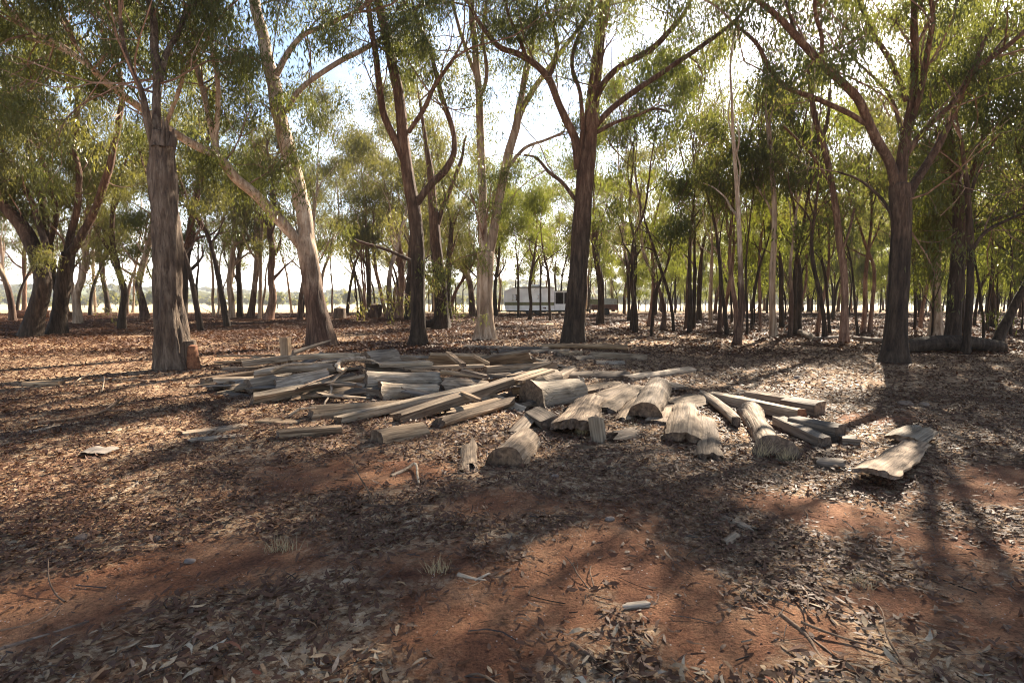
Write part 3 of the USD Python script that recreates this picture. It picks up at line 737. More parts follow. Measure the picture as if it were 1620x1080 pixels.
def stand_tree(name, label, base, P0, R0, height, barkm, leafm, seed, T=MID, per=1, limbs=8, first=0.26, levels=3, group=None, crown_l=2.6, sides=12, openings=True, dead=False, spread=1.0, cat='tree', thin=0.42):
    """A woodland tree: a trunk that follows P0 (n, 3) and goes on up to the height, limbs and a hanging crown. Everything is placed relative to base."""
    rng = np.random.default_rng(seed)
    root = thing(name, label, cat, base, group)
    P = np.array(P0, float)
    R = np.array(R0, float)
    d = unit(P[-1] - P[-2]) if len(P) > 1 else UP
    h = P[-1, 2] - base[2]
    pts, rad = [*P], [*R]
    r0 = max(R[0] * 0.7, R[-1])
    while h < height:
        d = unit(d + rng.normal(0, 0.13, 3) + np.array([0, 0, 0.18]))
        st = 1.2
        pts.append(pts[-1] + d * st)
        h = pts[-1][2] - base[2]
        rad.append(max(0.02, min(rad[-1], r0 * (1 - 0.85 * (h / height)))))
    PR = smooth_path(np.column_stack([np.array(pts), np.array(rad)]), 0.3)
    P, R = PR[:, :3], np.maximum(PR[:, 3], 0.012)
    v_, f_ = limb_mesh(P, R, sides, seed, rough=0.10, flare=0.45)
    obj('trunk', (v_ - base, f_), barkm, root.GetPath(), smooth=True)
    t = unit(np.gradient(P, axis=0))
    hh = (P[:, 2] - base[2]) / height
    tw, tips = [], []
    ok = np.nonzero(hh > first)[0]
    for k in range(limbs):
        i = int(ok[int((k + rng.random()) / limbs * len(ok)) % len(ok)])
        D = unit(t[i] * 0.9 + rng.normal(0, 0.65 * spread, 3) * np.array([1, 1, 0.35]) + np.array([0, 0, 0.35]))
        L = crown_l * rng.uniform(0.7, 1.25) * (1.25 - 0.6 * hh[i])
        q = [P[i]]
        for _ in range(6):
            D = unit(D + rng.normal(0, 0.16, 3) + np.array([0, 0, 0.07]))
            q.append(q[-1] + D * L / 6)
        Q = smooth_path(np.column_stack([np.array(q), np.linspace(R[i] * 0.6, 0.014, 7)]), 0.35)
        v_, f_ = limb_mesh(Q[:, :3], Q[:, 3], 7, seed + k)
        obj('branch', (v_ - base, f_), barkm, root.GetPath(), smooth=True)
        tq = unit(np.gradient(Q[:, :3], axis=0))
        ix = rng.integers(int(len(Q) * 0.4), len(Q), 4)
        ix[0] = len(Q) - 1
        o, tp = grow(rng, Q[ix, :3], unit(tq[ix] + rng.normal(0, 0.5, (4, 3))), np.full(4, L * 0.55), np.maximum(Q[ix, 3] * 0.6, 0.010), levels - 1)
        tw += o
        tips.append(tp)
    o, tp = grow(rng, P[-1:].repeat(3, 0), unit(t[-1:].repeat(3, 0) + rng.normal(0, 0.4, (3, 3))), np.full(3, 1.6), np.full(3, max(R[-1], 0.02)), levels)
    tw += o
    tips.append(tp)
    if dead:
        V, F, o2 = [], [], 0
        for p, r in tw[:2]:
            v_, f_ = tubes(p, np.maximum(r, 0.004), 4)
            V.append(v_); F.append(f_ + o2); o2 += len(v_)
        tag(obj('twigs', (np.vstack(V) - base, np.vstack(F)), 'bark_twig', root.GetPath()), kind='stuff')
        return root
    leafy(rng, root, base, tw, np.vstack(tips), T, leafm, per, openings, thin)
    return root


def mid(name, label, pts, height, barkm='bark_dark', leafm='leaf_olive', seed=1, group=None, **kw):
    bx, by, bw = pts[0]
    base = at(bx, by, 0)
    base[2] = float(ground_z(base[0], base[1]))
    W = np.array([at_depth(x, y, base[1]) for x, y, _ in pts])
    W[0, 2] = base[2] - 0.12
    R = np.array([w / math.hypot(1, (x - 810) / FPX) for x, _, w in pts]) * 0.5 * base[1] / FPX
    return stand_tree(name, label, base, W, R, height, barkm, leafm, seed, group=group, T=kw.pop('T', MID if base[1] < 34 else COARSE), **kw)


L1 = 'woodland trees at the left and centre'
for k, (label, barkm, leafm, h, pts, kw) in enumerate([
    ('short pale trunk with sunlit bark behind the dark stems at the left', 'bark_pale', 'leaf_olive', 8, [(124, 513, 16), (121, 470, 13), (130, 438, 12), (136, 400, 10), (138, 350, 9), (142, 290, 8)], {}),
    ('dark tree forked in a low V, left of the broken gum tree', 'bark_dark', 'leaf_olive', 7.5, [(192, 522, 15), (194, 490, 12), (197, 465, 12), (187, 425, 10), (178, 380, 9), (179, 330, 8), (186, 290, 6)], {'limbs': 8, 'first': 0.25}),
    ('reddish crooked trunk just left behind the broken gum tree', 'bark_mixed', 'leaf_olive', 9, [(231, 507, 16), (224, 472, 12), (219, 450, 11), (227, 415, 11), (237, 380, 10), (244, 335, 9), (254, 290, 7)], {}),
    ('thin dark tree leaning left at the edge of the pasture, left part of the photo', 'bark_dark', 'leaf_olive', 10, [(172, 495, 10), (168, 465, 8), (163, 440, 8), (158, 400, 7), (155, 360, 6), (148, 300, 5)], {}),
    ('dark stem rising close behind the right side of the broken gum tree', 'bark_dark', 'leaf_green', 9, [(288, 512, 17), (291, 460, 14), (294, 420, 13), (300, 370, 12), (307, 325, 11), (318, 275, 9), (328, 230, 7)], {}),
    ('thin straight sapling at the pasture edge, left of the leaning thin tree', 'bark_pale', 'leaf_olive', 8, [(151, 493, 5), (148, 440, 5), (147, 380, 4)], {}),
    ('slim tree at the left edge of the photo beside the fallen log', 'bark_mixed', 'leaf_olive', 10, [(17, 500, 7), (14, 460, 6), (5, 430, 6), (2, 390, 5)], {}),
    ('slim straight tree right of the fallen log end at the left edge', 'bark_red', 'leaf_olive', 10, [(38, 496, 9), (39, 450, 7), (38, 400, 7)], {}),
    ('pale tree with limb forked left, between the broken and the leaning gum trees', 'bark_pale', 'leaf_olive', 9, [(367, 504, 12), (366, 475, 10), (363, 445, 10), (367, 410, 8), (371, 360, 7), (368, 310, 6)], {'limbs': 10, 'first': 0.25}),
    ('dark trunk in the clump right of the pale forked tree', 'bark_dark', 'leaf_olive', 9, [(380, 503, 10), (379, 460, 9), (377, 420, 8), (384, 370, 7)], {}),
    ('leaning pale trunk in the clump between the broken and the leaning gum trees', 'bark_mixed', 'leaf_olive', 10, [(396, 504, 12), (402, 460, 9), (406, 410, 8), (405, 350, 7)], {}),
    ('straight thin pale pole like tree in the clump left of the leaning gum tree', 'bark_pale', 'leaf_olive', 11, [(411, 505, 6), (412, 430, 6), (414, 340, 5), (412, 250, 4)], {'first': 0.6}),
    ('crooked reddish tree nearest on the left to the leaning gum tree', 'bark_red', 'leaf_olive', 10, [(424, 506, 15), (432, 470, 12), (428, 440, 11), (431, 400, 11), (427, 360, 10), (433, 310, 9), (428, 260, 7)], {}),
    ('straight dark trunk standing beside the right hand stump', 'bark_dark', 'leaf_olive', 11, [(584, 503, 10), (584, 470, 8), (583, 430, 8), (580, 380, 6)], {}),
    ('crooked thin tree right of the right hand stump', 'bark_red', 'leaf_olive', 9, [(614, 504, 8), (606, 480, 6), (601, 455, 6), (593, 420, 5), (590, 380, 4)], {}),
    ('stout reddish trunk left of the forked ironbark', 'bark_red', 'leaf_olive', 11, [(630, 504, 14), (633, 470, 11), (635, 440, 10), (632, 400, 9), (624, 350, 8)], {}),
    ('dark trunk almost touching the forked ironbark on its left', 'bark_dark', 'leaf_olive', 11, [(646, 506, 11), (645, 470, 9), (648, 440, 8), (649, 400, 7)], {}),
    ('dark trunk close behind the hooked gum tree on its right', 'bark_dark', 'leaf_olive', 12, [(710, 505, 13), (707, 470, 11), (709, 430, 10), (713, 380, 8)], {}),
    ('small crooked tree with a spread fork, right of the hooked gum tree', 'bark_red', 'leaf_olive', 8, [(716, 500, 8), (715, 480, 6), (724, 455, 5), (738, 435, 4)], {'first': 0.25}),
    ('pale branching tree left of the twin stemmed gum tree', 'bark_mixed', 'leaf_olive', 10, [(748, 501, 11), (746, 470, 9), (742, 440, 8), (730, 420, 7), (718, 395, 6)], {'first': 0.25}),
    ('thin dark trunk just left of the twin stemmed gum tree', 'bark_dark', 'leaf_olive', 10, [(757, 502, 7), (757, 460, 6), (759, 420, 5)], {}),
    ('dark thin trunk at the left end of the caravan', 'bark_dark', 'leaf_fresh', 8, [(784, 500, 7), (783, 460, 6), (786, 430, 5), (790, 400, 4)], {'first': 0.3}),
    ('thin dark trunk crossing the caravan window', 'bark_dark', 'leaf_fresh', 9, [(820, 503, 4), (820, 460, 4), (819, 420, 3)], {'first': 0.35}),
    ('crooked dark trunk before the middle of the caravan', 'bark_dark', 'leaf_fresh', 9, [(838, 506, 6), (840, 480, 5), (838, 450, 5), (846, 400, 4)], {'first': 0.3}),
    ('thin straight trunk right of the small caravan window', 'bark_dark', 'leaf_fresh', 8, [(855, 502, 3), (855, 460, 3), (855, 420, 3)], {'first': 0.35}),
    ('thin bent trunk left of the caravan annexe', 'bark_dark', 'leaf_fresh', 8, [(871, 508, 5), (869, 480, 4), (868, 440, 4), (860, 400, 3)], {'first': 0.28}),
    ('thin pale trunk on the right of the spreading ironbark', 'bark_pale', 'leaf_fresh', 9, [(924, 510, 6), (923, 470, 5), (925, 430, 4)], {'first': 0.3}),
    ('dark trunk forking above the grey trailer', 'bark_dark', 'leaf_fresh', 9, [(949, 514, 13), (951, 480, 10), (950, 445, 11), (944, 415, 9), (940, 380, 8)], {'first': 0.25, 'limbs': 9}),
]):
    mid('gum_tree', label, pts, h, barkm, leafm, 101 + k, group=L1, **{'per': 1, **kw})

R1 = 'slender trees of the dense stand at the right'
for k, (label, barkm, h, pts) in enumerate([
    ('slim dark tree standing forward at the left end of the dense right hand stand', 'bark_dark', 10, [(1005, 528, 9), (1006, 500, 7), (1002, 470, 6), (999, 440, 6), (1003, 380, 5)]),
    ('black thin trunk just left of the forward slim tree right of the trailer', 'bark_dark', 9, [(995, 508, 6), (995, 470, 5), (994, 430, 5)]),
    ('orange sunlit trunk leaning to the left in the right hand stand', 'bark_red', 9, [(1027, 516, 9), (1031, 490, 8), (1034, 460, 7), (1033, 420, 5)]),
    ('grey trunk bending left from the foot, right of the orange sunlit trunk', 'bark_mixed', 9, [(1047, 523, 9), (1051, 500, 7), (1047, 470, 6), (1034, 440, 5), (1020, 405, 5)]),
    ('dark thin trunk leaning left with a bare foot, near the bent grey trunk', 'bark_dark', 9, [(1066, 526, 5), (1063, 490, 5), (1055, 455, 5), (1045, 425, 5), (1030, 380, 4)]),
    ('short pale trunk foot behind the straight dark trunk in the right hand stand', 'bark_mixed', 9, [(1085, 521, 6), (1086, 490, 5), (1087, 450, 4)]),
    ('straight dark trunk in the middle of the right hand stand', 'bark_dark', 11, [(1091, 528, 8), (1092, 480, 7), (1091, 430, 6), (1092, 370, 5)]),
    ('stout brown trunk far back in the right hand stand', 'bark_dark', 12, [(1106, 508, 10), (1106, 470, 8), (1108, 430, 7)]),
    ('pale yellow trunk standing straight behind the forked dark pair', 'bark_pale', 11, [(1125, 514, 7), (1124, 470, 6), (1126, 420, 5)]),
    ('grey trunk touching the dark leaning trunk on its left side', 'bark_mixed', 10, [(1137, 528, 7), (1139, 490, 6), (1140, 450, 5), (1138, 400, 5)]),
    ('dark trunk leaning left with its foot right of the touching grey trunk', 'bark_dark', 10, [(1151, 531, 7), (1146, 490, 6), (1141, 450, 6), (1138, 410, 5), (1130, 350, 4)]),
    ('stouter trunk with a slanted foot, forward in the right hand stand', 'bark_mixed', 11, [(1164, 545, 15), (1170, 515, 11), (1174, 480, 10), (1172, 440, 9), (1170, 380, 8), (1166, 300, 7), (1160, 220, 5)]),
    ('thin dark trunk just right of the trunk with the slanted foot', 'bark_dark', 9, [(1182, 532, 5), (1182, 490, 4), (1180, 440, 4)]),
    ('thin trunk curving out to the right, left of the pale straight trunk', 'bark_dark', 9, [(1190, 524, 6), (1190, 490, 5), (1195, 455, 5), (1202, 420, 4)]),
    ('brown straight trunk between the curving thin trunk and the pale straight trunk', 'bark_red', 10, [(1203, 521, 5), (1202, 470, 5), (1201, 420, 4)]),
    ('pale straight trunk in the right hand stand, smooth from foot to crown', 'bark_pale', 12, [(1224, 534, 14), (1222, 490, 11), (1222, 430, 10), (1225, 370, 9), (1224, 300, 8), (1218, 230, 7)]),
    ('trunk with a fire blackened foot right of the pale straight trunk', 'bark_dark', 11, [(1237, 518, 9), (1236, 480, 8), (1236, 430, 7)]),
    ('slim brown trunk with a second stem at its foot, left of the stout dark trunk', 'bark_mixed', 10, [(1249, 534, 9), (1252, 500, 7), (1252, 460, 6), (1250, 420, 5)]),
    ('stout dark trunk at the end of the low fallen limb in the right hand stand', 'bark_dark', 11, [(1262, 528, 12), (1264, 490, 9), (1266, 450, 8), (1262, 400, 7), (1258, 340, 6)]),
    ('dark trunk snaking up to the left, left of the red stemmed tree', 'bark_dark', 10, [(1306, 538, 10), (1303, 500, 7), (1296, 460, 7), (1287, 420, 7), (1284, 380, 6), (1290, 330, 5)]),
    ('thin dark curving trunk next on the left to the red stemmed tree', 'bark_dark', 9, [(1313, 529, 6), (1310, 490, 5), (1306, 440, 5), (1298, 400, 4)]),
    ('short thin trunk right of the red stemmed tree', 'bark_dark', 9, [(1358, 531, 6), (1354, 500, 5), (1351, 460, 4)]),
    ('brown trunk left behind the large spreading gum tree with a dark slanting limb', 'bark_red', 9, [(1376, 524, 9), (1379, 490, 7), (1383, 450, 6), (1382, 420, 6), (1370, 390, 5)]),
    ('thin dark trunk right behind the large spreading gum tree', 'bark_dark', 10, [(1447, 522, 5), (1448, 480, 5), (1446, 420, 5)]),
    ('black trunk seen between the thick trunk and the slender one behind the fallen log', 'bark_dark', 11, [(1523, 528, 11), (1522, 490, 9), (1521, 440, 8)]),
    ('thin winding trunk at the right end of the fallen log', 'bark_dark', 9, [(1555, 541, 6), (1556, 510, 5), (1552, 480, 5), (1549, 450, 5)]),
    ('dark straight trunk far back above the right end of the fallen log', 'bark_dark', 11, [(1570, 518, 10), (1571, 480, 8), (1570, 440, 7)]),
    ('thin straight trunk at the right edge beyond the hard leaning trunk', 'bark_dark', 10, [(1599, 531, 6), (1600, 490, 5), (1600, 440, 5)]),
]):
    mid('slender_gum_tree', label, pts, h, barkm, ['leaf_fresh', 'leaf_olive'][k % 2], 201 + k, group=R1, first=0.30, limbs=7, crown_l=2.2, per=1, thin=0.49)

# saplings without leaves at the pasture edge
for k, (pts, label) in enumerate([([(567, 503, 4), (564, 470, 3), (561, 440, 3)], 'bare thin sapling at the pasture edge, left one of two between the stumps'),
                                  ([(572, 503, 4), (569, 465, 3), (560, 425, 3)], 'bare thin sapling at the pasture edge, right one of two between the stumps')]):
    mid('bare_sapling', label, pts, 4.5, 'bark_dark', seed=301 + k, group='bare saplings', limbs=4, dead=True, crown_l=1.0)

# the trees further back: a few kinds, set out again and again
frng = np.random.default_rng(77)
kinds = []
KINDS = [('bark_dark', 'leaf_olive', 12.5, 0.15, 9, 2.9, 0.22), ('bark_dark', 'leaf_fresh', 10.5, 0.10, 8, 2.3, 0.22), ('bark_mixed', 'leaf_olive', 13.5, 0.20, 11, 3.4, 0.22), ('bark_red', 'leaf_olive', 11.0, 0.11, 8, 2.4, 0.24),
         ('bark_pale', 'leaf_olive', 12.0, 0.13, 9, 2.8, 0.28), ('bark_dark', 'leaf_green', 9.0, 0.09, 7, 2.2, 0.16), ('bark_dark', 'leaf_fresh', 5.5, 0.05, 9, 1.9, 0.12)]
spots = []


def scatter(n, region, lab, group, dmin, kinds_):
    tries = 0
    got = 0
    while got < n and tries < n * 60:
        tries += 1
        x, y = region(frng)
        if all((x - a_) ** 2 + (y - b_) ** 2 > dmin ** 2 for a_, b_, *_ in spots):
            spots.append((x, y, lab, group, int(frng.choice(kinds_))))
            got += 1


def in_px(x0, x1, y0, y1):
    def f(r):
        y = math.sqrt(r.uniform(y0 * y0, y1 * y1))
        return (r.uniform(x0, x1) - 810) / FPX * y, y
    return f


scatter(90, in_px(985, 1700, 33, 80), 'slim tree standing deep in the dense stand at the right', 'far trees of the right hand stand', 1.9, [0, 1, 1, 2, 3, 5, 5, 6])
scatter(18, in_px(990, 1700, 22, 33), 'slim tree among the nearer trunks of the dense stand at the right', 'nearer trees filling the right hand stand', 2.2, [1, 3, 5, 6, 6])
scatter(46, in_px(540, 1000, 55, 78), 'tree standing behind the caravan along the pasture edge', 'trees behind the caravan', 2.4, [0, 1, 2, 4, 5])
scatter(30, in_px(-200, 480, 24, 60), 'olive leaved tree near the pasture edge at the left', 'trees at the left pasture edge', 3.4, [0, 2, 4, 5])
scatter(70, in_px(930, 1700, 80, 150), 'far tree closing the view at the back of the dense stand at the right', 'farthest trees of the right hand stand', 2.6, [0, 2, 5, 6, 6])
scatter(60, in_px(940, 1700, 42, 110), 'low bushy sapling between the trunks of the dense stand at the right', 'bushy saplings of the right hand stand', 1.8, [6, 6, 5])
scatter(18, in_px(470, 720, 38, 60), 'tree at the pasture edge behind the two stumps', 'trees behind the two stumps', 2.2, [0, 2, 3])
scatter(16, lambda r: ((lambda y: (r.uniform(1.02, 1.9) * y * 0.9, y))(r.uniform(9, 30))), 'dark tree standing right of the picture beside the stand', 'trees right beyond the picture edge', 3.2, [0, 2, 3])
scatter(8, lambda r: ((lambda y: (-r.uniform(1.05, 1.6) * y * 0.9, y))(r.uniform(10, 34))), 'tree standing left of the picture', 'trees left beyond the picture edge', 4, [0, 2, 4])
spots = [s_ for s_ in spots if not (s_[1] > float(field_start(s_[0])) + 6 and s_[0] < 0 and not (-14 < s_[0]))]
first = {}
for x, y, lab, group, kd in spots:
    z = float(ground_z(x, y))
    barkm, leafm, h, r, nl, cl, fr = KINDS[kd]
    if kd not in first:
        base = np.zeros(3)
        d = unit(np.array([frng.normal(0, 0.1), frng.normal(0, 0.1), 1]))
        P0 = np.array([[0, 0, -0.2], d * 1.2, d * 2.4 + np.array([frng.normal(0, 0.1), frng.normal(0, 0.1), 0])])
        root = stand_tree('woodland_tree', lab, base, P0, np.array([r, r * 0.85, r * 0.8]), h, barkm, leafm, 400 + kd, T=COARSE, per=1, limbs=nl, first=fr, crown_l=cl, openings=False, group=group, thin=0.49)
        first[kd] = root
        root.GetAttribute('xformOp:translate').Set(Gf.Vec3d(x, y, z))
        xf = UsdGeom.Xformable(root)
    else:
        xf = UsdGeom.Xform.Define(stage, numbered('/World', 'woodland_tree'))
        p = xf.GetPrim()
        p.GetReferences().AddInternalReference(first[kd].GetPath())
        p.SetInstanceable(True)
        tag(p, lab, 'tree', group)
        xf.ClearXformOpOrder()
        xf.AddTranslateOp().Set(Gf.Vec3d(x, y, z))
        xf.AddRotateZOp().Set(float(frng.uniform(0, 360)))
        s_ = float(frng.uniform(0.8, 1.15))
        xf.AddScaleOp().Set(Gf.Vec3f(s_, s_, s_ * float(frng.uniform(0.9, 1.1))))

# the wooded hillside: a far-off wood that reads as one mass
hr = np.random.default_rng(5)
pi = UsdGeom.PointInstancer.Define(stage, '/World/hillside_wood')
tag(pi.GetPrim(), 'far eucalypt wood covering the low hills beyond the pasture', 'forest', kind='stuff')
protos = []
for k in range(3):
    n = 260
    c = hr.normal(0, 1, (n, 3))
    c = unit(c) * np.array([3.4, 3.4, 2.8]) * hr.uniform(0.45, 1, (n, 1)) + np.array([0, 0, 5.2])
    d = unit(hr.normal(0, 1, (n, 3)))
    w = unit(np.cross(d, hr.normal(0, 1, (n, 3))))
    V = np.stack([c - d * 0.9, c + w * 0.5, c + d * 0.9, c - w * 0.5], 1).reshape(-1, 3)
    tv, tf = tubes(np.array([[[0, 0, -1.0], [0.1, 0, 1], [0.2, 0.1, 3], [0.2, 0.2, 5]]]), np.array([[0.3, 0.25, 0.2, 0.1]]), 5)
    g = UsdGeom.Xform.Define(stage, f'/World/hillside_wood/far_tree_{k:03d}')
    obj('crown', (V, np.arange(len(V)).reshape(-1, 4)), 'leaf_olive', g.GetPath())
    obj('trunk', (tv, tf), 'bark_dark', g.GetPath())
    protos.append(g.GetPath())
N = 5200
fy = 330 + 1350 * hr.random(N) ** 1.25
fx = (hr.uniform(-950, 950, N)) / FPX * fy * 1.0
keep = (fy > 560) | (hr.random(N) < 0.10)
fx, fy = fx[keep], fy[keep]
fz = np.where(fy > 560, hill_z(fx, fy), ground_z(fx, fy)) - 0.6
pi.CreatePrototypesRel().SetTargets(protos)
pi.CreatePositionsAttr(Vt.Vec3fArray.FromNumpy(np.stack([fx, fy, fz], -1).astype(np.float32)))
pi.CreateProtoIndicesAttr(Vt.IntArray.FromNumpy(hr.integers(0, 3, len(fx)).astype(np.int32)))
an = hr.uniform(0, np.pi, len(fx))
pi.CreateOrientationsAttr(Vt.QuathArray([Gf.Quath(float(math.cos(q)), 0, 0, float(math.sin(q))) for q in an]))
sc = hr.uniform(0.7, 1.5, len(fx))
pi.CreateScalesAttr(Vt.Vec3fArray.FromNumpy(np.repeat(sc[:, None], 3, 1).astype(np.float32)))


# ------------------------------------------------------------------ caravan, trailer
def box(x0, x1, y0, y1, z0, z1, ch=0.0):
    if ch:
        import manifold3d as m3
        c = [m3.Manifold.cube((x1 - x0 - 2 * ch if i != 0 else x1 - x0, y1 - y0 - 2 * ch if i != 1 else y1 - y0, z1 - z0 - 2 * ch if i != 2 else z1 - z0), True) for i in range(3)]
        h = m3.Manifold.batch_hull(c).translate(((x0 + x1) / 2, (y0 + y1) / 2, (z0 + z1) / 2))
        m = h.to_mesh()
        return trimesh.Trimesh(m.vert_properties[:, :3], m.tri_verts, process=False)
    b = trimesh.creation.box((x1 - x0, y1 - y0, z1 - z0))
    b.apply_translation(((x0 + x1) / 2, (y0 + y1) / 2, (z0 + z1) / 2))
    return b


def cat(*m):
    return trimesh.util.concatenate(list(m))


def profile_prism(poly, y0, y1):
    """An (x, z) outline pushed from y0 to y1."""
    from shapely.geometry import Polygon
    m = trimesh.creation.extrude_polygon(Polygon(poly), y1 - y0, engine='earcut')
    v = m.vertices.copy()
    m.vertices = np.stack([v[:, 0], y1 - v[:, 2], v[:, 1]], 1)
    m.fix_normals()
    return m


cy0 = 50.0
cb = np.array([1.6, cy0, float(ground_z(1.6, cy0))])
car = thing('caravan', 'old white caravan with an olive stripe parked among the trunks behind', 'caravan', cb)
cp = car.GetPath()
ox = -1.6
obj('body', profile_prism([(ox - 0.58, 0.45), (ox - 0.72, 1.25), (ox - 0.70, 2.15), (ox - 0.05, 2.40), (ox + 3.72, 2.43), (ox + 3.72, 0.45)], 0.0, 2.2), 'caravan_white', cp)
obj('stripe', box(ox - 0.64, ox + 3.70, -0.012, 0.0, 0.90, 1.17), 'caravan_stripe', cp)
obj('roof', profile_prism([(ox - 0.05, 2.405), (ox + 0.6, 2.50), (ox + 3.0, 2.53), (ox + 3.78, 2.47), (ox + 3.78, 2.435)], -0.04, 2.24), 'caravan_roof', cp)
obj('roof_hatch', box(ox + 1.7, ox + 2.6, 0.5, 1.3, 2.53, 2.72, 0.04), 'caravan_white', cp)
for (a0, a1, b0, b1) in ((0.06, 0.60, 1.32, 1.84), (2.26, 2.50, 1.48, 1.78)):
    w = obj('window', cat(box(ox + a0 - 0.04, ox + a1 + 0.04, -0.03, 0.0, b1, b1 + 0.04), box(ox + a0 - 0.04, ox + a1 + 0.04, -0.03, 0.0, b0 - 0.04, b0),
                          box(ox + a0 - 0.04, ox + a0, -0.03, 0.0, b0, b1), box(ox + a1, ox + a1 + 0.04, -0.03, 0.0, b0, b1)), 'frame_white', cp)
    obj('curtain', box(ox + a0, ox + a1, -0.012, 0.0, b0, b1), 'curtain_brown', w.GetPath())
    obj('pane', box(ox + a0, ox + a1, -0.024, -0.018, b0, b1), 'glass', w.GetPath())
obj('chassis', cat(box(ox - 0.5, ox + 5.3, 0.15, 0.30, 0.30, 0.45), box(ox - 0.5, ox + 5.3, 1.9, 2.05, 0.30, 0.45), box(ox + 1.0, ox + 3.0, 0.3, 1.9, 0.28, 0.44)), 'dark_metal', cp)
for wx in (1.55, 2.30):
    for wy in (0.16, 2.02):
        ty = trimesh.creation.annulus(0.17, 0.31, 0.2, sections=24)
        ty.apply_transform(trimesh.transformations.rotation_matrix(math.pi / 2, (1, 0, 0)))
        ty.apply_translation((ox + wx, wy, 0.31))
        wh = obj('wheel', ty, 'rubber', cp, smooth=30)
        rm = trimesh.creation.cylinder(0.165, 0.14, sections=18)
        rm.apply_transform(trimesh.transformations.rotation_matrix(math.pi / 2, (1, 0, 0)))
        rm.apply_translation((ox + wx, wy, 0.31))
        obj('rim', rm, 'dark_metal', wh.GetPath(), smooth=30)
for lx in (-0.2, 0.75, 3.4, 4.4, 5.2):
    obj('support_leg', cat(box(ox + lx - 0.03, ox + lx + 0.03, 0.2, 0.26, 0.03, 0.42), box(ox + lx - 0.1, ox + lx + 0.1, 0.13, 0.33, 0.0, 0.03)), 'dark_metal', cp)
obj('drawbar', cat(box(ox - 1.5, ox - 0.5, 0.95, 1.03, 0.36, 0.44), box(ox - 1.3, ox - 1.22, 0.95, 1.03, 0.0, 0.36)), 'dark_metal', cp)
obj('annexe_wall', box(ox + 3.74, ox + 5.4, 0.05, 0.10, 0.47, 1.02), 'caravan_white', cp)
obj('annexe_header', box(ox + 3.74, ox + 5.4, 0.05, 0.10, 2.02, 2.10), 'caravan_white', cp)
obj('annexe_inside', cat(box(ox + 3.74, ox + 5.4, 2.1, 2.15, 0.47, 2.2), box(ox + 3.74, ox + 5.4, 0.1, 2.1, 0.44, 0.47)), 'interior_dark', cp)
obj('annexe_roof', box(ox + 3.74, ox + 5.5, 0.0, 2.2, 2.11, 2.17), 'trailer_grey', cp)
for px_ in (3.76, 4.52, 5.36):
    obj('annexe_post', box(ox + px_, ox + px_ + 0.06, 0.03, 0.05, 1.02, 2.02), 'frame_white', cp)
obj('annexe_side', box(ox + 5.40, ox + 5.46, 0.05, 2.15, 0.47, 2.1), 'curtain_brown', cp)
obj('tap_box', cat(box(ox + 2.72, ox + 2.98, -0.03, 0.0, 0.66, 0.72), box(ox + 2.86, ox + 2.98, -0.03, 0.0, 0.60, 0.66)), 'trailer_rust', cp)

tb = np.array([8.1, 50.5, float(ground_z(8.1, 50.5))])
tr = thing('box_trailer', 'old box trailer with a pale grey top and rusty sides right of the caravan', 'trailer', tb)
tp_ = tr.GetPath()
obj('body', cat(box(-1.0, 1.25, 0, 1.6, 0.45, 0.95, 0.02)), 'trailer_rust', tp_)
obj('canopy', profile_prism([(0.02, 0.955), (0.02, 1.35), (0.14, 1.50), (1.14, 1.50), (1.22, 1.38), (1.22, 0.955)], 0.05, 1.55), 'trailer_grey', tp_)
obj('tray_side', box(-1.0, 0.0, 0.0, 0.05, 0.955, 1.42), 'caravan_stripe', tp_)
obj('tray_side', box(-1.0, 0.0, 1.55, 1.6, 0.955, 1.42), 'caravan_stripe', tp_)
for wy in (-0.16, 1.76):
    ty = trimesh.creation.annulus(0.17, 0.32, 0.2, sections=24)
    ty.apply_transform(trimesh.transformations.rotation_matrix(math.pi / 2, (1, 0, 0)))
    ty.apply_translation((0.2, wy, 0.32))
    wh = obj('wheel', ty, 'rubber', tp_, smooth=30)
    rm = trimesh.creation.cylinder(0.165, 0.14, sections=18)
    rm.apply_transform(trimesh.transformations.rotation_matrix(math.pi / 2, (1, 0, 0)))
    rm.apply_translation((0.2, wy, 0.32))
    obj('rim', rm, 'dark_metal', wh.GetPath(), smooth=30)
obj('drawbar', box(-2.2, -1.0, 0.75, 0.83, 0.42, 0.5), 'dark_metal', tp_)

# ------------------------------------------------------------------ timber


def section(kind):
    if kind == 'half':
        th = np.linspace(math.pi, 0, 13)
        y = 0.5 * np.cos(th)
        return np.stack([y, np.zeros(13)], 1), np.stack([y, np.maximum(np.sin(th), 0.04)], 1)
    if kind == 'log':
        th = np.linspace(math.pi, 0, 9)
        y = 0.5 * np.cos(th)
        return np.stack([y, 0.5 - 0.5 * np.sin(th)], 1), np.stack([y, 0.501 + 0.5 * np.sin(th)], 1)
    if kind == 'slab':
        y = np.linspace(-0.5, 0.5, 13)
        a = 1 - (2 * y) ** 2
        return np.stack([y, 0.14 * a], 1), np.stack([y, 0.42 + 0.58 * a ** 0.8], 1)
    y = np.array([-0.5, -0.46, -0.25, 0, 0.25, 0.46, 0.5])
    e = np.array([0.07, 0, 0, 0, 0, 0, 0.07])
    return np.stack([y, e], 1), np.stack([y, 1 - e], 1)


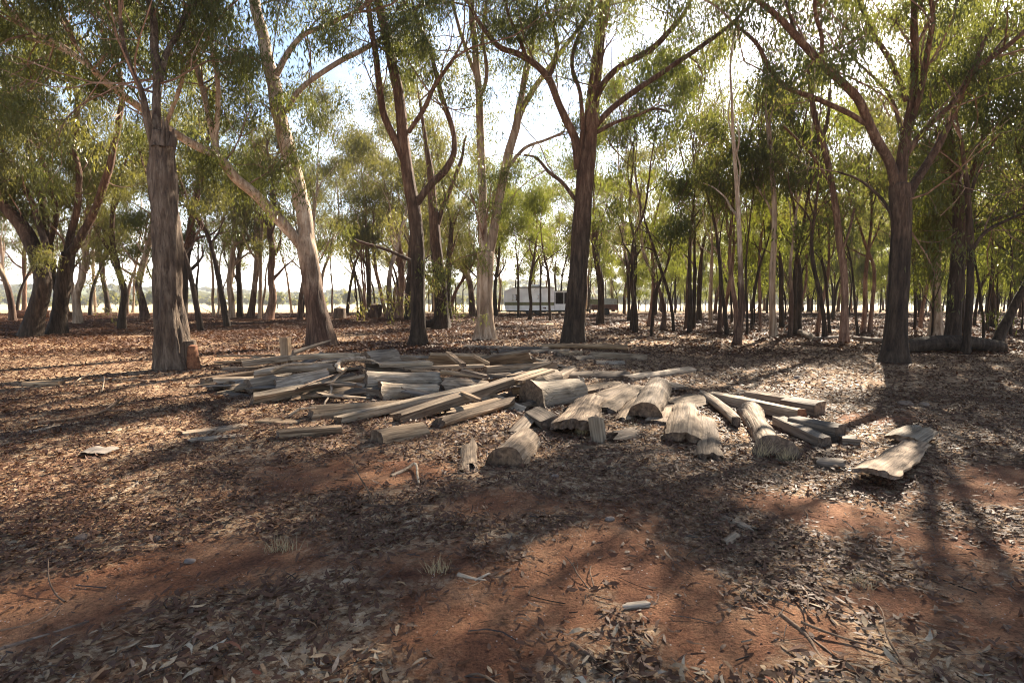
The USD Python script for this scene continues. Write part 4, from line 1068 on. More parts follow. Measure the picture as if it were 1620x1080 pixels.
def timber_mesh(kind, L, w, h, rng, taper=1.0, htaper=None, flare=(0, 0), bow=0.0, side=0.0, jag=0.015, rough=0.05):
    bot, top = section(kind)
    k = len(bot)
    ring = np.vstack([bot, top[::-1]])
    n = int(np.clip(L / 0.05, 10, 44))
    t = np.linspace(0, 1, n)
    htaper = taper if htaper is None else htaper
    ww = w * (1 + (taper - 1) * t) * (1 + flare[0] * np.exp(-t * L / 0.16) + flare[1] * np.exp(-(1 - t) * L / 0.16))
    hh = h * (1 + (htaper - 1) * t) * (1 + 0.8 * (flare[0] * np.exp(-t * L / 0.16) + flare[1] * np.exp(-(1 - t) * L / 0.16)))
    s0 = rng.uniform(0, 90)
    off = np.stack([meshkit.fbm(np.stack([t * L * 1.1 + s0, 0 * t, 0 * t], -1), 2, 3), meshkit.fbm(np.stack([t * L * 1.1 + s0, 0 * t + 9, 0 * t], -1), 2, 3)], 1) - 0.5
    edge = np.stack([meshkit.fbm(np.stack([t * L * 2.6 + s0, 0 * t + e_ * 7.0, 0 * t], -1), 3, 5) for e_ in (0, 1)], 1) - 0.5
    wob_ = np.where(ring[None, :, 0] < 0, edge[:, :1], edge[:, 1:]) * (0.5 if kind == 'slab' else 0.45 if kind == 'half' else 0.16)
    Y = ring[None, :, 0] * ww[:, None] * (1 + wob_) + off[:, :1] * 0.14 * w + side * 4 * (t * (1 - t))[:, None]
    Z = ring[None, :, 1] * hh[:, None] + bow * 4 * (t * (1 - t))[:, None]
    X = np.broadcast_to((t * L)[:, None], Y.shape).copy()
    q = np.stack([X * 1.2 + s0, Y / w * 2.6, Z / h * 1.6 + s0], -1)
    amp = 1.25 * rough * min(w, 2.5 * h)
    nz = (meshkit.fbm(q, 3, 7) - 0.5) * 2
    q2 = np.stack([X * 0.9 + s0, Y * 30, Z * 30], -1)
    nz2 = meshkit.fbm(q2, 2, 17) - 0.5
    cz = hh[:, None] * 0.5
    r = np.sqrt(Y * Y + (Z - cz) ** 2) + 1e-6
    fib = meshkit.noise(np.stack([X * 0.5 + s0, Y * (9.0 if kind == 'beam' else 13.0), Z * 9.0 + s0], -1), 29)
    d = amp * nz * (0.7 if kind == 'slab' else 1.0) + 0.012 * nz2 - (0.045 if kind in ('half', 'log') else 0.10) * min(w, h * 1.5) * (np.floor(fib * 4) / 4 - 0.4)
    Y2, Z2 = Y + d * Y / r, Z + d * (Z - cz) / r
    if kind in ('half',):
        Z2[:, :k] = np.minimum(Z2[:, :k], 0.02)
    for end, sgn in ((0, -1), (1, 1)):
        wgt = np.exp(-((t if end == 0 else 1 - t) * L) / 0.05)
        e = (meshkit.fbm(np.stack([Y * 24 + s0, Z * 14, 0 * Y + end * 5], -1), 3, 19) - 0.5) * 3.0 * jag
        X += sgn * wgt[:, None] * e
    V = np.stack([X, Y2, Z2], -1)
    m = 2 * k
    i, j = np.meshgrid(np.arange(n - 1), np.arange(m), indexing='ij')
    F = np.stack([i * m + j, (i + 1) * m + j, (i + 1) * m + (j + 1) % m, i * m + (j + 1) % m], -1).reshape(-1, 4)[:, ::-1]
    caps = []
    for r_, flip in ((0, False), (n - 1, True)):
        rv = V[r_]
        mid_ = 0.5 * (rv[:k] + rv[k:][::-1])
        mid_[1:-1, 0] += (0.012 if not flip else -0.012) * rng.uniform(0, 1, k - 2)
        cv = np.vstack([rv[:k], mid_, rv[k:][::-1]])
        f = []
        for a_ in range(k - 1):
            for lv in (0, k):
                f.append([lv + a_, lv + k + a_, lv + k + a_ + 1, lv + a_ + 1])
        f = np.array(f)
        caps.append((cv, f if flip else f[:, ::-1]))
    return (V.reshape(-1, 3), F), caps


def timber(name, label, cat_, kind, matn, a, b, w, h, seed, roll=0.0, end='wood_end', group=None, ends=(True, True), P=None, **kw):
    """a, b: (px, py, height of the underside) of the middle line's two ends."""
    rng = np.random.default_rng(seed)
    if P is None:
        p0 = at(a[0], a[1], a[2] + h * 0.5)
        p1 = at(b[0], b[1], b[2] + h * 0.5)
    else:
        p0, p1 = P
    X = p1 - p0
    L = float(np.linalg.norm(X))
    X = X / L
    up = UP if abs(X[2]) < 0.9 else np.array([0.2, 1.0, 0])
    Yv = unit(np.cross(up, X))
    Zv = np.cross(X, Yv)
    c, s = math.cos(math.radians(roll)), math.sin(math.radians(roll))
    Yr, Zr = c * Yv + s * Zv, -s * Yv + c * Zv
    o = p0 - Zr * h * 0.5
    gz = float(ground_z(o[0], o[1]))
    o = o + np.array([0, 0, gz - 0.012])
    x = UsdGeom.Xform.Define(stage, numbered('/World', name))
    x.AddTransformOp().Set(Gf.Matrix4d(*[float(v_) for v_ in (*X, 0, *Yr, 0, *Zr, 0, *o, 1)]))
    pr = tag(x.GetPrim(), label, cat_, group)
    body, caps = timber_mesh(kind, L, w, h, rng, **kw)
    obj('body', body, matn, pr.GetPath(), smooth=40)
    for e, on in zip(caps, ends):
        if on:
            obj('cut_end', e, end, pr.GetPath())
    return pr


G, TN, DK = 'wood_grey', 'wood_tan', 'wood_dark'
H = [  # name, label, category, section, material, a, b, w, h, more
    ('thin_pole', 'thin tapered pole slanting up to the right behind the upright post', 'pole', 'log', G, (463, 556, .45), (522, 535, .66), .10, .10, dict(taper=.4)),
    ('thick_plank', 'grey thick plank end lying left of the upright post', 'plank', 'beam', G, (383, 574, .20), (468, 563, .30), .22, .13, {}),
    ('thick_plank', 'long grey plank running right from the upright post over the heap', 'plank', 'beam', G, (463, 565, .30), (606, 563, .34), .2, .11, dict(bow=.04)),
    ('timber_block', 'small dark block end poking out at the far left back of the heap', 'offcut', 'beam', DK, (377, 571, .1), (396, 569, .1), .2, .13, {}),
    ('timber_beam', 'long beam with a pale top poking out of the left end of the heap', 'beam', 'beam', TN, (316, 602, .02), (420, 586, .12), .26, .13, dict(jag=.05)),
    ('flat_plank', 'thin flat plank lowest at the left end of the heap', 'plank', 'beam', TN, (298, 610, 0), (364, 602, .02), .25, .05, {}),
    ('small_log', 'small round log lying against the left foot of the heap', 'log', 'log', DK, (333, 613, 0), (364, 609, 0), .2, .16, {}),
    ('half_log', 'grey half log with a dark cut end, leftmost in the row of cut ends', 'log', 'half', G, (363, 608, .02), (398, 601, .02), .3, .22, {}),
    ('round_log', 'thick log with a dark round cut end facing left in the heap', 'log', 'log', G, (391, 610, .0), (434, 602, .03), .34, .35, {}),
    ('half_log', 'half log with a dark rounded cut end right of the thick round log', 'log', 'half', G, (437, 609, .04), (520, 593, .16), .38, .30, {}),
    ('broad_slab', 'broad grey slab leaning on the front left of the heap', 'slab', 'beam', G, (398, 634, .02), (580, 601, .10), .34, .10, dict(roll=-52, taper=.9, rough=.08)),
    ('round_log', 'long rounded grey log across the top left of the heap', 'log', 'log', G, (405, 590, .20), (530, 580, .30), .22, .2, dict(bow=.05)),
    ('half_log', 'long half log with a peaked dark end in the middle of the heap', 'log', 'half', G, (578, 596, .16), (696, 594, .12), .44, .32, dict(taper=.8)),
    ('half_log', 'curved half log with a dark slanting end face below the peaked one', 'log', 'half', G, (600, 616, .0), (692, 611, 0), .55, .32, dict(flare=(.15, 0), taper=.75)),
    ('timber_block', 'short dark block in front of the dark slanting end face', 'offcut', 'beam', DK, (565, 616, 0), (612, 621, 0), .25, .2, {}),
    ('buried_log', 'long half buried log with a square dark end along the front of the heap', 'log', 'half', TN, (492, 650, 0), (692, 634, 0), .42, .22, dict(taper=.8)),
    ('long_beam', 'very long squared beam, farther of two running from the front up the heap', 'beam', 'beam', G, (533, 664, .0), (778, 609, .18), .17, .11, dict(side=.05)),
    ('long_beam', 'very long squared beam, nearer of two running from the front up the heap', 'beam', 'beam', TN, (628, 661, .0), (808, 602, .26), .2, .13, dict(jag=.06)),
    ('flat_plank', 'short flat plank lying left of the foot of the farther long beam', 'plank', 'beam', TN, (413, 663, 0), (472, 667, 0), .2, .06, {}),
    ('short_beam', 'short beam with a dark square end lying alone in the leaves at the front left', 'beam', 'beam', TN, (440, 685, 0), (541, 677, .0), .16, .12, dict(end='wood_end')),
    ('half_log', 'half log with a dark rounded end lying in the leaves before the long beams', 'log', 'half', TN, (594, 688, 0), (670, 674, 0), .32, .19, {}),
    ('flat_plank', 'grey flat board sunk in the leaves left of the heap, farther of two', 'plank', 'beam', G, (280, 684, 0), (384, 671, 0), .17, .05, dict(jag=.06)),
    ('flat_plank', 'grey flat board sunk in the leaves left of the heap, nearer of two', 'plank', 'beam', G, (298, 694, 0), (382, 686, 0), .15, .05, dict(jag=.06)),
    ('peaked_slab', 'pale peaked slab at the back of the heap, the larger of two', 'slab', 'half', G, (578, 564, .34), (624, 559, .36), .5, .27, dict(flare=(0, 0))),
    ('peaked_slab', 'pale peaked slab at the back of the heap, the smaller of two', 'slab', 'half', TN, (614, 568, .26), (654, 566, .24), .4, .19, {}),
    ('flat_plank', 'pale flat board under the two peaked slabs at the back of the heap', 'plank', 'beam', G, (600, 576, .28), (682, 573, .28), .3, .08, {}),
    ('broad_slab', 'pale slab with its broad face up at the middle back of the heap', 'slab', 'beam', TN, (680, 567, .24), (770, 570, .20), .32, .09, dict(roll=-50)),
    ('broad_slab', 'pale slab tilted up to the right at the back of the heap', 'slab', 'beam', TN, (770, 573, .2), (840, 562, .42), .3, .09, dict(roll=-50, jag=.05)),
    ('short_stick', 'short pale rail stuck out at the back of the heap, left one of two', 'rail', 'beam', TN, (709, 557, .5), (734, 576, .36), .10, .07, {}),
    ('short_stick', 'short pale rail stuck out at the back of the heap, right one of two', 'rail', 'beam', TN, (750, 562, .5), (774, 574, .36), .09, .06, {}),
    ('flat_plank', 'thin grey board running across behind the short pale rails', 'plank', 'beam', G, (640, 581, .22), (766, 578, .22), .2, .06, {}),
    ('timber_beam', 'squared pale beam with a square cut end at the right back of the heap', 'beam', 'beam', TN, (766, 583, .16), (879, 575, .20), .2, .17, {}),
    ('half_log', 'half log lying under the squared pale beam at the right back', 'log', 'half', G, (798, 590, .04), (870, 584, .06), .4, .2, {}),
    ('half_log', 'stubby half log with a broken dark left end in the middle of the heap', 'log', 'half', G, (700, 606, .02), (770, 601, .05), .55, .32, dict(taper=.6, jag=.05)),
    ('flat_plank', 'narrow pale board sloping down right above the stubby half log', 'plank', 'beam', TN, (697, 586, .30), (764, 594, .22), .2, .05, {}),
    ('dark_rail', 'dark narrow rail lying across the boards in the middle of the heap', 'rail', 'beam', DK, (730, 585, .36), (770, 595, .3), .08, .07, {}),
    ('timber_block', 'dark wedge shaped block left of the split log with the angular end', 'offcut', 'half', DK, (760, 600, .04), (790, 599, .04), .34, .26, dict(taper=.6)),
    ('split_log', 'split log with an angular dark end leaning behind the thickest log', 'log', 'half', TN, (806, 611, .10), (858, 602, .16), .36, .27, {}),
    ('narrow_board', 'long pale narrow board, left one of two pointing at the squared pale beam', 'plank', 'beam', TN, (806, 602, .30), (862, 584, .34), .12, .05, {}),
    ('narrow_board', 'long pale narrow board, right one of two pointing at the squared pale beam', 'plank', 'beam', TN, (822, 603, .30), (872, 586, .34), .13, .05, {}),
    ('wedge_log', 'grey wedge shaped split log above the thickest log', 'log', 'half', G, (826, 602, .1), (876, 594, .1), .38, .24, dict(taper=1.2)),
    ('splintered_stump', 'splintered pale root end right behind the thickest log', 'root', 'slab', TN, (866, 603, .02), (905, 581, .10), .28, .16, dict(jag=.22, rough=.14)),
    ('thick_log', 'thickest grey log with a flared dark left end in the middle of the photo', 'log', 'half', G, (840, 626, .0), (918, 611, .06), .52, .42, dict(flare=(.32, -.12), rough=.07, jag=.03)),
    ('short_stick', 'short pale batten laid across the two very long beams', 'batten', 'beam', TN, (731, 620, .24), (759, 632, .19), .07, .05, {}),
    ('rough_plank', 'rough splintered plank between the nearer long beam and the round pole', 'plank', 'slab', TN, (712, 649, .04), (788, 631, .08), .28, .07, dict(jag=.14)),
    ('round_pole', 'round pole with a ragged dark near end, left of the thickest log', 'pole', 'log', TN, (690, 668, .0), (808, 634, .05), .17, .17, dict(jag=.06)),
    ('bark_slab', 'thick pale slab with a jagged dark edge facing the camera, below the thickest log', 'slab', 'slab', TN, (906, 672, .08), (938, 628, .06), .52, .15, dict(jag=.05, rough=.08, taper=.8)),
    ('timber_block', 'dark block leaning between the thickest log and the jagged slab', 'offcut', 'beam', DK, (844, 652, .05), (870, 668, .04), .22, .16, dict(roll=20)),
    ('flat_plank', 'pale board pointing at the camera below the thickest log', 'plank', 'beam', TN, (816, 684, 0), (848, 652, .08), .2, .05, {}),
    ('half_log', 'half log with a dark arched end facing the camera, nearest piece in the middle', 'log', 'half', TN, (800, 722, .0), (832, 688, 0), .40, .27, dict(taper=.85, rough=.03)),
    ('splintered_bark', 'splintered pale bark piece lying left of the nearest half log', 'bark', 'slab', TN, (742, 742, 0), (743, 700, .02), .16, .06, dict(jag=.14, rough=.15)),
    ('pale_slab', 'long pale slab in the sun right of the thickest log, leftmost of the row', 'slab', 'slab', TN, (914, 646, .02), (990, 610, .05), .42, .10, dict(jag=.06)),
    ('pale_slab', 'pale sunlit slab right of the leftmost long pale slab', 'slab', 'slab', TN, (954, 648, .02), (1012, 612, .05), .36, .09, dict(jag=.05)),
    ('pale_slab', 'narrow pale slab left of the round backed half log', 'slab', 'slab', TN, (985, 664, .0), (1014, 624, .02), .26, .07, dict(jag=.07)),
    ('round_backed_log', 'round backed half log lying away from the camera on the pale slabs', 'log', 'half', TN, (1020, 648, .06), (1042, 606, .10), .40, .24, dict(taper=1.05, end='wood_end')),
    ('flat_plank', 'small square board with a dark joint behind the round backed half log', 'plank', 'beam', TN, (1044, 605, .05), (1074, 614, .05), .36, .05, {}),
    ('flat_plank', 'pale board half under the right side of the round backed half log', 'plank', 'beam', TN, (1040, 670, .0), (1060, 638, .02), .3, .06, {}),
    ('broad_slab', 'broad brown slab behind the cracked slab', 'slab', 'slab', TN, (1056, 640, .0), (1110, 629, .02), .6, .12, {}),
    ('cracked_slab', 'broad pale slab with dark lengthwise cracks, pointing at the camera', 'slab', 'slab', TN, (1078, 692, .02), (1086, 638, .06), .44, .13, dict(taper=.75, jag=.05)),
    ('pale_slab', 'narrow pale slab right of the cracked slab, reaching nearer the camera', 'slab', 'slab', TN, (1123, 722, 0), (1114, 662, .02), .28, .09, dict(jag=.05)),
    ('crooked_limb', 'crooked pale limb lying between the cracked slab and the squared log', 'limb', 'log', TN, (1111, 622, .04), (1166, 664, .05), .14, .14, dict(side=.05, rough=.1, jag=.08)),
    ('squared_log', 'long squared log with a red cut end at its right, right side of the heap', 'beam', 'beam', G, (1128, 626, .0), (1267, 654, .04), .2, .2, dict(end='wood_end_red')),
    ('bell_log', 'pale smooth half log flaring to a dark bell shaped end towards the camera', 'log', 'half', TN, (1226, 712, .0), (1189, 648, .02), .27, .2, dict(flare=(.75, .35), rough=.06)),
    ('timber_beam', 'pale topped beam behind the squared log at the right', 'beam', 'beam', TN, (1189, 621, .03), (1252, 631, .03), .32, .16, {}),
    ('timber_block', 'dark wedge shaped block at the right end of the pale topped beam', 'offcut', 'beam', DK, (1246, 636, 0), (1298, 645, .0), .3, .25, dict(roll=8)),
    ('dark_beam', 'dark squared beam with a frosty grey side, right of the red cut end', 'beam', 'beam', DK, (1256, 668, 0), (1329, 684, 0), .22, .23, {}),
    ('timber_beam', 'pale topped narrow beam lying in front of the dark squared beam', 'beam', 'beam', G, (1232, 664, .02), (1304, 698, 0), .15, .14, {}),
    ('timber_block', 'low dark block end at the far right of the dark squared beam', 'offcut', 'beam', DK, (1328, 692, 0), (1355, 694, 0), .22, .1, {}),
    ('bark_slab', 'small curled bark slab with a dark hollow below the dark squared beam', 'bark', 'slab', DK, (1290, 728, 0), (1336, 731, 0), .22, .10, {}),
    ('propped_slab', 'long flat weathered slab propped above its own shadow at the far right', 'slab', 'slab', TN, (1384, 744, .13), (1450, 696, .05), .36, .06, dict(jag=.05, taper=.75)),
    ('flat_plank', 'short round ended slab at the back end of the propped slab', 'slab', 'slab', G, (1430, 690, .06), (1456, 674, .10), .38, .07, dict(jag=.04)),
    ('dark_slab', 'long flat dark slab lying on the leaves behind the heap, left of the pale log', 'slab', 'slab', DK, (736, 548, 0), (868, 551, 0), .5, .16, {}),
    ('dark_slab', 'thin dark board in front of the flat dark slab behind the heap', 'slab', 'slab', DK, (776, 556, 0), (902, 555, 0), .4, .12, {}),
    ('pale_log', 'long pale log with a dark left end lying in front of the spreading ironbark', 'log', 'log', TN, (857, 548, 0), (992, 549, 0), .24, .22, dict(bow=.03)),
    ('half_log', 'half log with a dark peaked left end on the leaves behind the sunny slabs', 'log', 'half', TN, (934, 560, .0), (1024, 563, .0), .42, .26, dict(taper=.6)),
    ('timber_block', 'small pale offcut behind the heap, left one of two below the pale log', 'offcut', 'slab', TN, (884, 561, 0), (914, 557, 0), .4, .12, {}),
    ('timber_block', 'small pale offcut behind the heap, right one of two below the pale log', 'offcut', 'slab', TN, (906, 566, 0), (934, 564, 0), .35, .12, {}),
    ('flat_plank', 'flat grey board just in front of the half log with the peaked left end', 'plank', 'slab', G, (942, 573, 0), (988, 573, 0), .34, .10, {}),
    ('dark_slab', 'flat dark grey slab in the shade right of the splintered root end', 'slab', 'slab', DK, (905, 591, 0), (994, 591, 0), .55, .12, {}),
    ('grey_slab', 'long grey slab pointing away to the right at the back of the sunny slabs', 'slab', 'slab', G, (985, 598, 0), (1092, 583, 0), .32, .13, dict(jag=.06)),
    ('rough_plank', 'pale low plank between the thickest log and the sunny slabs', 'plank', 'slab', TN, (918, 616, 0), (972, 606, 0), .4, .08, dict(jag=.08)),
    ('rough_plank', 'narrow brown plank lying right against the thickest log', 'plank', 'slab', TN, (912, 634, 0), (958, 627, 0), .14, .09, dict(jag=.06)),
    ('crumbling_wood', 'crumbling pale piece of wood in front of the narrow pale slab', 'wood', 'slab', G, (970, 692, 0), (1004, 683, 0), .24, .11, dict(jag=.10, rough=.18)),
    ('flat_plank', 'pale plank lying in the leaves left of the old broken gum tree', 'plank', 'beam', TN, (42, 606, 0), (98, 605, 0), .22, .09, {}),
    ('bark_slab', 'chunky bark piece lying slanted in the right foreground', 'bark', 'slab', TN, (1133, 813, 0), (1192, 836, 0), .09, .03, dict(jag=.04)),
    ('wood_chunk', 'short thick pale stick below the slanted bark piece', 'wood', 'log', TN, (1146, 859, 0), (1167, 844, 0), .06, .05, {}),
    ('small_log', 'small grey stick like log lying on bare red soil in the foreground', 'log', 'log', G, (986, 955, 0), (1021, 951, 0), .045, .04, {}),
]
for k, (nm, lb, ct, kd, mt, a_, b_, w_, h_, kw) in enumerate(H):
    kw = dict(kw)
    if 'rough' not in kw:
        kw['rough'] = 0.07
    kw['jag'] = 1.5 * kw.get('jag', .025)
    timber(nm, lb, ct, kd, mt, a_, b_, w_, h_ * (0.76 if h_ > .15 else 0.9), 700 + k, **kw)
pb = at(454, 583, 0.10)
timber('upright_post', 'short square pale post standing upright at the back of the heap', 'post', 'beam', TN, None, None, .18, .14, 801, P=(pb, pb + np.array([-0.02, 0.03, 0.68])))
pb = at(948, 704, -0.02)
timber('upright_stub', 'grey weathered stub standing up in front of the sunny slabs', 'stub', 'log', G, None, None, .17, .15, 802, P=(pb, pb + np.array([-0.03, 0.05, 0.27])), jag=.06)
# fallen trunks and stumps among the trees
timber('fallen_tree', 'long dark fallen trunk with a humped middle behind the large spreading gum tree', 'fallen tree', 'log', 'bark_dark', (1430, 549, -.05), (1585, 548, -.05), .5, .44, 803, bow=.14, taper=.85)
timber('fallen_limb', 'thin dark fallen limb left of the foot of the large spreading gum tree', 'fallen limb', 'log', DK, (1352, 536, 0), (1412, 541, 0), .2, .18, 804)
timber('fallen_limb', 'pale fallen limb in the dense stand lying towards the red stemmed tree', 'fallen limb', 'log', TN, (1266, 524, .1), (1290, 537, 0), .22, .2, 805)
timber('fallen_limb', 'low dark fallen limb between the dense stand and the red stemmed tree', 'fallen limb', 'log', DK, (1284, 536, 0), (1332, 534, 0), .18, .16, 806)
timber('fallen_tree', 'thick reddish fallen log behind the curved dark stem at the left edge', 'fallen tree', 'log', 'wood_end_red', (25, 497, 0), (82, 497, 0), .6, .6, 807)
timber('fallen_tree', 'reddish fallen log behind the many stemmed tree at the left', 'fallen tree', 'log', 'wood_end_red', (86, 498, 0), (112, 499, 0), .6, .6, 808)
for k, (px_, py_, dm, hh_, lb) in enumerate([(538, 505, .72, .75, 'rough grey stump at the pasture edge, left of the tall brown stump'), (595, 504, .82, .98, 'tall brown stump at the pasture edge, right of the rough grey stump')]):
    pb = at(px_, py_, 0)
    pb[2] = ground_z(pb[0], pb[1]) - 0.1
    rs = np.random.default_rng(900 + k)
    st = thing('tree_stump', lb, 'stump', pb)
    zz = np.linspace(0, hh_ + 0.1, 9)
    v_, f_ = limb_mesh(np.stack([0 * zz, 0 * zz, zz], 1), np.full(9, dm / 2), 18, 31 + k, rough=0.16, flare=0.25)
    obj('body', (v_, f_), 'bark_mixed' if k else 'bark_grey', st.GetPath(), smooth=40)
    obj('cut_top', limb_mesh(np.array([[0, 0, hh_ + 0.1], [0, 0, hh_ + 0.13]]), np.array([dm * 0.47, dm * 0.44]), 18, 31 + k, rough=0.16), 'wood_end', st.GetPath())
# the stump leaning against the foot of the broken gum tree
pb = at(300, 583, 0)
st = thing('broken_stump', 'broken stump with rotten orange wood at the right foot of the broken gum tree', 'stump', pb)
zz = np.linspace(-0.1, 0.62, 10)
v_, f_ = limb_mesh(np.stack([-0.05 * zz, 0 * zz, zz], 1), np.linspace(0.20, 0.165, 10), 18, 77, rough=0.22, flare=0.2)
obj('body', (v_, f_), 'bark_grey', st.GetPath(), smooth=40)
zz = np.linspace(-0.1, 0.52, 8)
v_, f_ = limb_mesh(np.stack([0.10 + 0 * zz, -0.06 + 0 * zz, zz], 1), np.linspace(0.15, 0.10, 8), 14, 78, rough=0.25, flare=0.2)
obj('rotten_wood', (v_, f_), 'wood_end_red', st.GetPath(), smooth=40)


# ------------------------------------------------------------------ fallen branches, stones, tufts
def stick(name, label, pts, r0, r1, matn, seed, forks=0, cat_='branch', group=None):
    """pts: (px, py, height above the ground)"""
    rng = np.random.default_rng(seed)
    W = np.array([at(x, y, z + r0) for x, y, z in pts])
    W[:, 2] += ground_z(W[:, 0], W[:, 1])
    PR = smooth_path(np.column_stack([W, np.linspace(r0, r1, len(W))]), 0.06)
    P, R = PR[:, :3], PR[:, 3]
    P = P + (np.stack([meshkit.noise(P * 5 + seed, 1), meshkit.noise(P * 5 + seed, 2), meshkit.noise(P * 5 + seed, 3) * 0.3], 1) - 0.5) * 0.05
    b = P[0].copy()
    root = thing(name, label, cat_, b, group)
    obj('stem', limb_mesh(P - b, R, 9, seed, rough=0.22), matn, root.GetPath(), smooth=True)
    t = unit(np.gradient(P, axis=0))
    for k in range(forks):
        i = int(rng.uniform(0.25, 0.9) * len(P))
        i = min(i, len(P) - 2)
        D = unit(t[i] + rng.normal(0, 0.6, 3) * np.array([1, 1, 0.25]))
        L = rng.uniform(0.15, 0.5)
        q = [P[i] + D * L * s_ + np.array([0, 0, 0.02 * math.sin(3 * s_)]) + rng.normal(0, 0.012, 3) for s_ in np.linspace(0, 1, 5)]
        Q = smooth_path(np.column_stack([np.array(q), np.linspace(R[i] * 0.7, 0.003, 5)]), 0.05)
        obj('side_twig', limb_mesh(Q[:, :3] - b, Q[:, 3], 6, seed + k, rough=0.2), matn, root.GetPath(), smooth=True)
    return root


B_, PL = 'stick_brown', 'stick_pale'
for k, (lb, pts, r0, r1, m_, fk) in enumerate([
    ('dark fallen branch curving up to a raised tip, left of the heap', [(62, 665, 0), (110, 660, 0), (157, 651, .02), (174, 643, .06), (190, 630, .2), (200, 622, .34)], .035, .010, B_, 3),
    ('pale stick lying under the dark branch with the raised tip', [(42, 681, 0), (85, 671, 0), (128, 664, 0)], .022, .012, PL, 1),
    ('long pale stick crossing the leaves in the left foreground', [(164, 793, 0), (220, 761, 0), (268, 744, 0), (306, 733, 0)], .016, .008, PL, 1),
    ('dark forked twig on the orange soil patch at the left', [(334, 736, 0), (357, 749, 0), (382, 763, 0)], .012, .008, B_, 2),
    ('grey stick in the leaves right of the dark raised branch', [(172, 681, 0), (205, 672, 0), (240, 665, 0)], .022, .010, PL, 0),
    ('dark branch lying below the orange soil patch in the middle', [(528, 781, 0), (560, 790, 0), (600, 799, 0), (692, 795, 0)], .018, .008, B_, 2),
    ('long straight brown stick lying slanted in the right foreground', [(1203, 908, 0), (1260, 933, 0), (1313, 957, 0), (1358, 973, 0)], .013, .008, B_, 1),
    ('brown stick at the lower right edge with a thick left end', [(1382, 1046, 0), (1413, 1056, 0), (1480, 1062, 0), (1548, 1079, 0)], .013, .007, B_, 1),
    ('dark stick running down along the leaf drift at the lower right', [(1227, 967, 0), (1267, 1000, 0), (1313, 1047, 0), (1364, 1068, 0)], .012, .006, B_, 2),
    ('thick dark stick in the leaves at the bottom middle', [(900, 1008, 0), (940, 1036, 0), (983, 1053, 0), (1013, 1070, 0)], .017, .013, B_, 1),
    ('dark twig lying along the bottom edge in the middle', [(724, 1059, 0), (767, 1067, 0), (828, 1074, 0)], .010, .007, B_, 2),
    ('pale short branch at the edge of the leaf drift in the middle foreground', [(722, 908, 0), (748, 914, 0), (774, 917, 0)], .016, .008, PL, 1),
    ('dark bark strip at the left edge of the foreground, the farther one', [(0, 996, 0), (58, 981, 0), (110, 944, 0)], .013, .006, B_, 1),
    ('dark bark strip at the left edge of the foreground, the nearer one', [(0, 1022, 0), (70, 1005, 0), (140, 982, 0)], .015, .007, B_, 0),
    ('grey bark strip lying in the shade at the bottom left', [(205, 1063, 0), (253, 1042, 0), (322, 1027, 0)], .018, .008, B_, 1),
    ('forked pale crook standing in the leaves below the heap', [(620, 752, 0), (645, 738, .02), (656, 730, .05), (662, 738, .04), (664, 764, 0)], .016, .010, PL, 0),
    ('twisted grey branch hanging down over the front of the heap', [(576, 566, .42), (548, 566, .45), (534, 572, .42), (537, 584, .38), (546, 582, .36), (524, 604, .2), (526, 616, .12), (512, 638, 0)], .045, .014, PL, 1),
    ('crooked grey branch leaning against the half buried log', [(453, 658, 0), (464, 650, .06), (477, 643, .12), (500, 643, .16)], .024, .012, PL, 0),
    ('thin dark stick lying across the half log ends in the heap', [(472, 612, .26), (492, 604, .30), (520, 594, .34), (540, 588, .36)], .016, .010, B_, 0),
    ('curved grey limb over the top of the heap right of the post', [(430, 586, .30), (450, 576, .42), (500, 572, .44), (560, 566, .44), (588, 567, .46), (604, 574, .40)], .03, .012, PL, 1),
    ('thin brown stick slanting in the left foreground leaves', [(255, 700, 0), (215, 735, 0), (180, 752, 0)], .010, .006, B_, 1),
    ('thin curved twig lying on the red soil at the lower left', [(125, 1020, 0), (122, 1000, 0), (140, 975, 0), (172, 955, 0)], .006, .003, B_, 0),
    ('dark stick in the leaves in front of the nearest half log', [(835, 812, 0), (880, 820, 0), (905, 824, 0)], .012, .006, B_, 2),
    ('brown stick lying on the leaves right of the jagged slab shadow', [(690, 700, 0), (650, 697, 0), (600, 700, 0)], .010, .005, B_, 2),
    ('thin stick half way between the propped slab and the lower right edge', [(1310, 790, 0), (1350, 798, 0), (1400, 800, 0)], .010, .005, B_, 0),
    ('small forked twig on the sunlit soil at the bottom middle', [(945, 958, 0), (940, 938, 0), (955, 928, 0), (975, 935, 0)], .006, .003, B_, 2),
    ('pale bark strip nearest the foot of the broken gum tree', [(145, 600, 0), (185, 597, 0), (235, 600, 0)], .03, .015, PL, 1),
    ('pale stick in the sunny litter left of the broken gum tree, pointing up', [(115, 604, 0), (130, 596, .05), (142, 590, .12)], .018, .008, PL, 1),
    ('pale stick lying just below the sunny litter left of the broken gum tree', [(120, 622, 0), (150, 618, 0), (172, 612, 0)], .02, .010, PL, 2),
    ('thin stick poking up in the sunny litter beside the leftmost pale plank', [(163, 618, 0), (164, 604, .12), (163, 592, .24)], .012, .006, PL, 0),
]):
    stick('fallen_branch', lb, pts, r0, r1, m_, 1001 + k, fk)
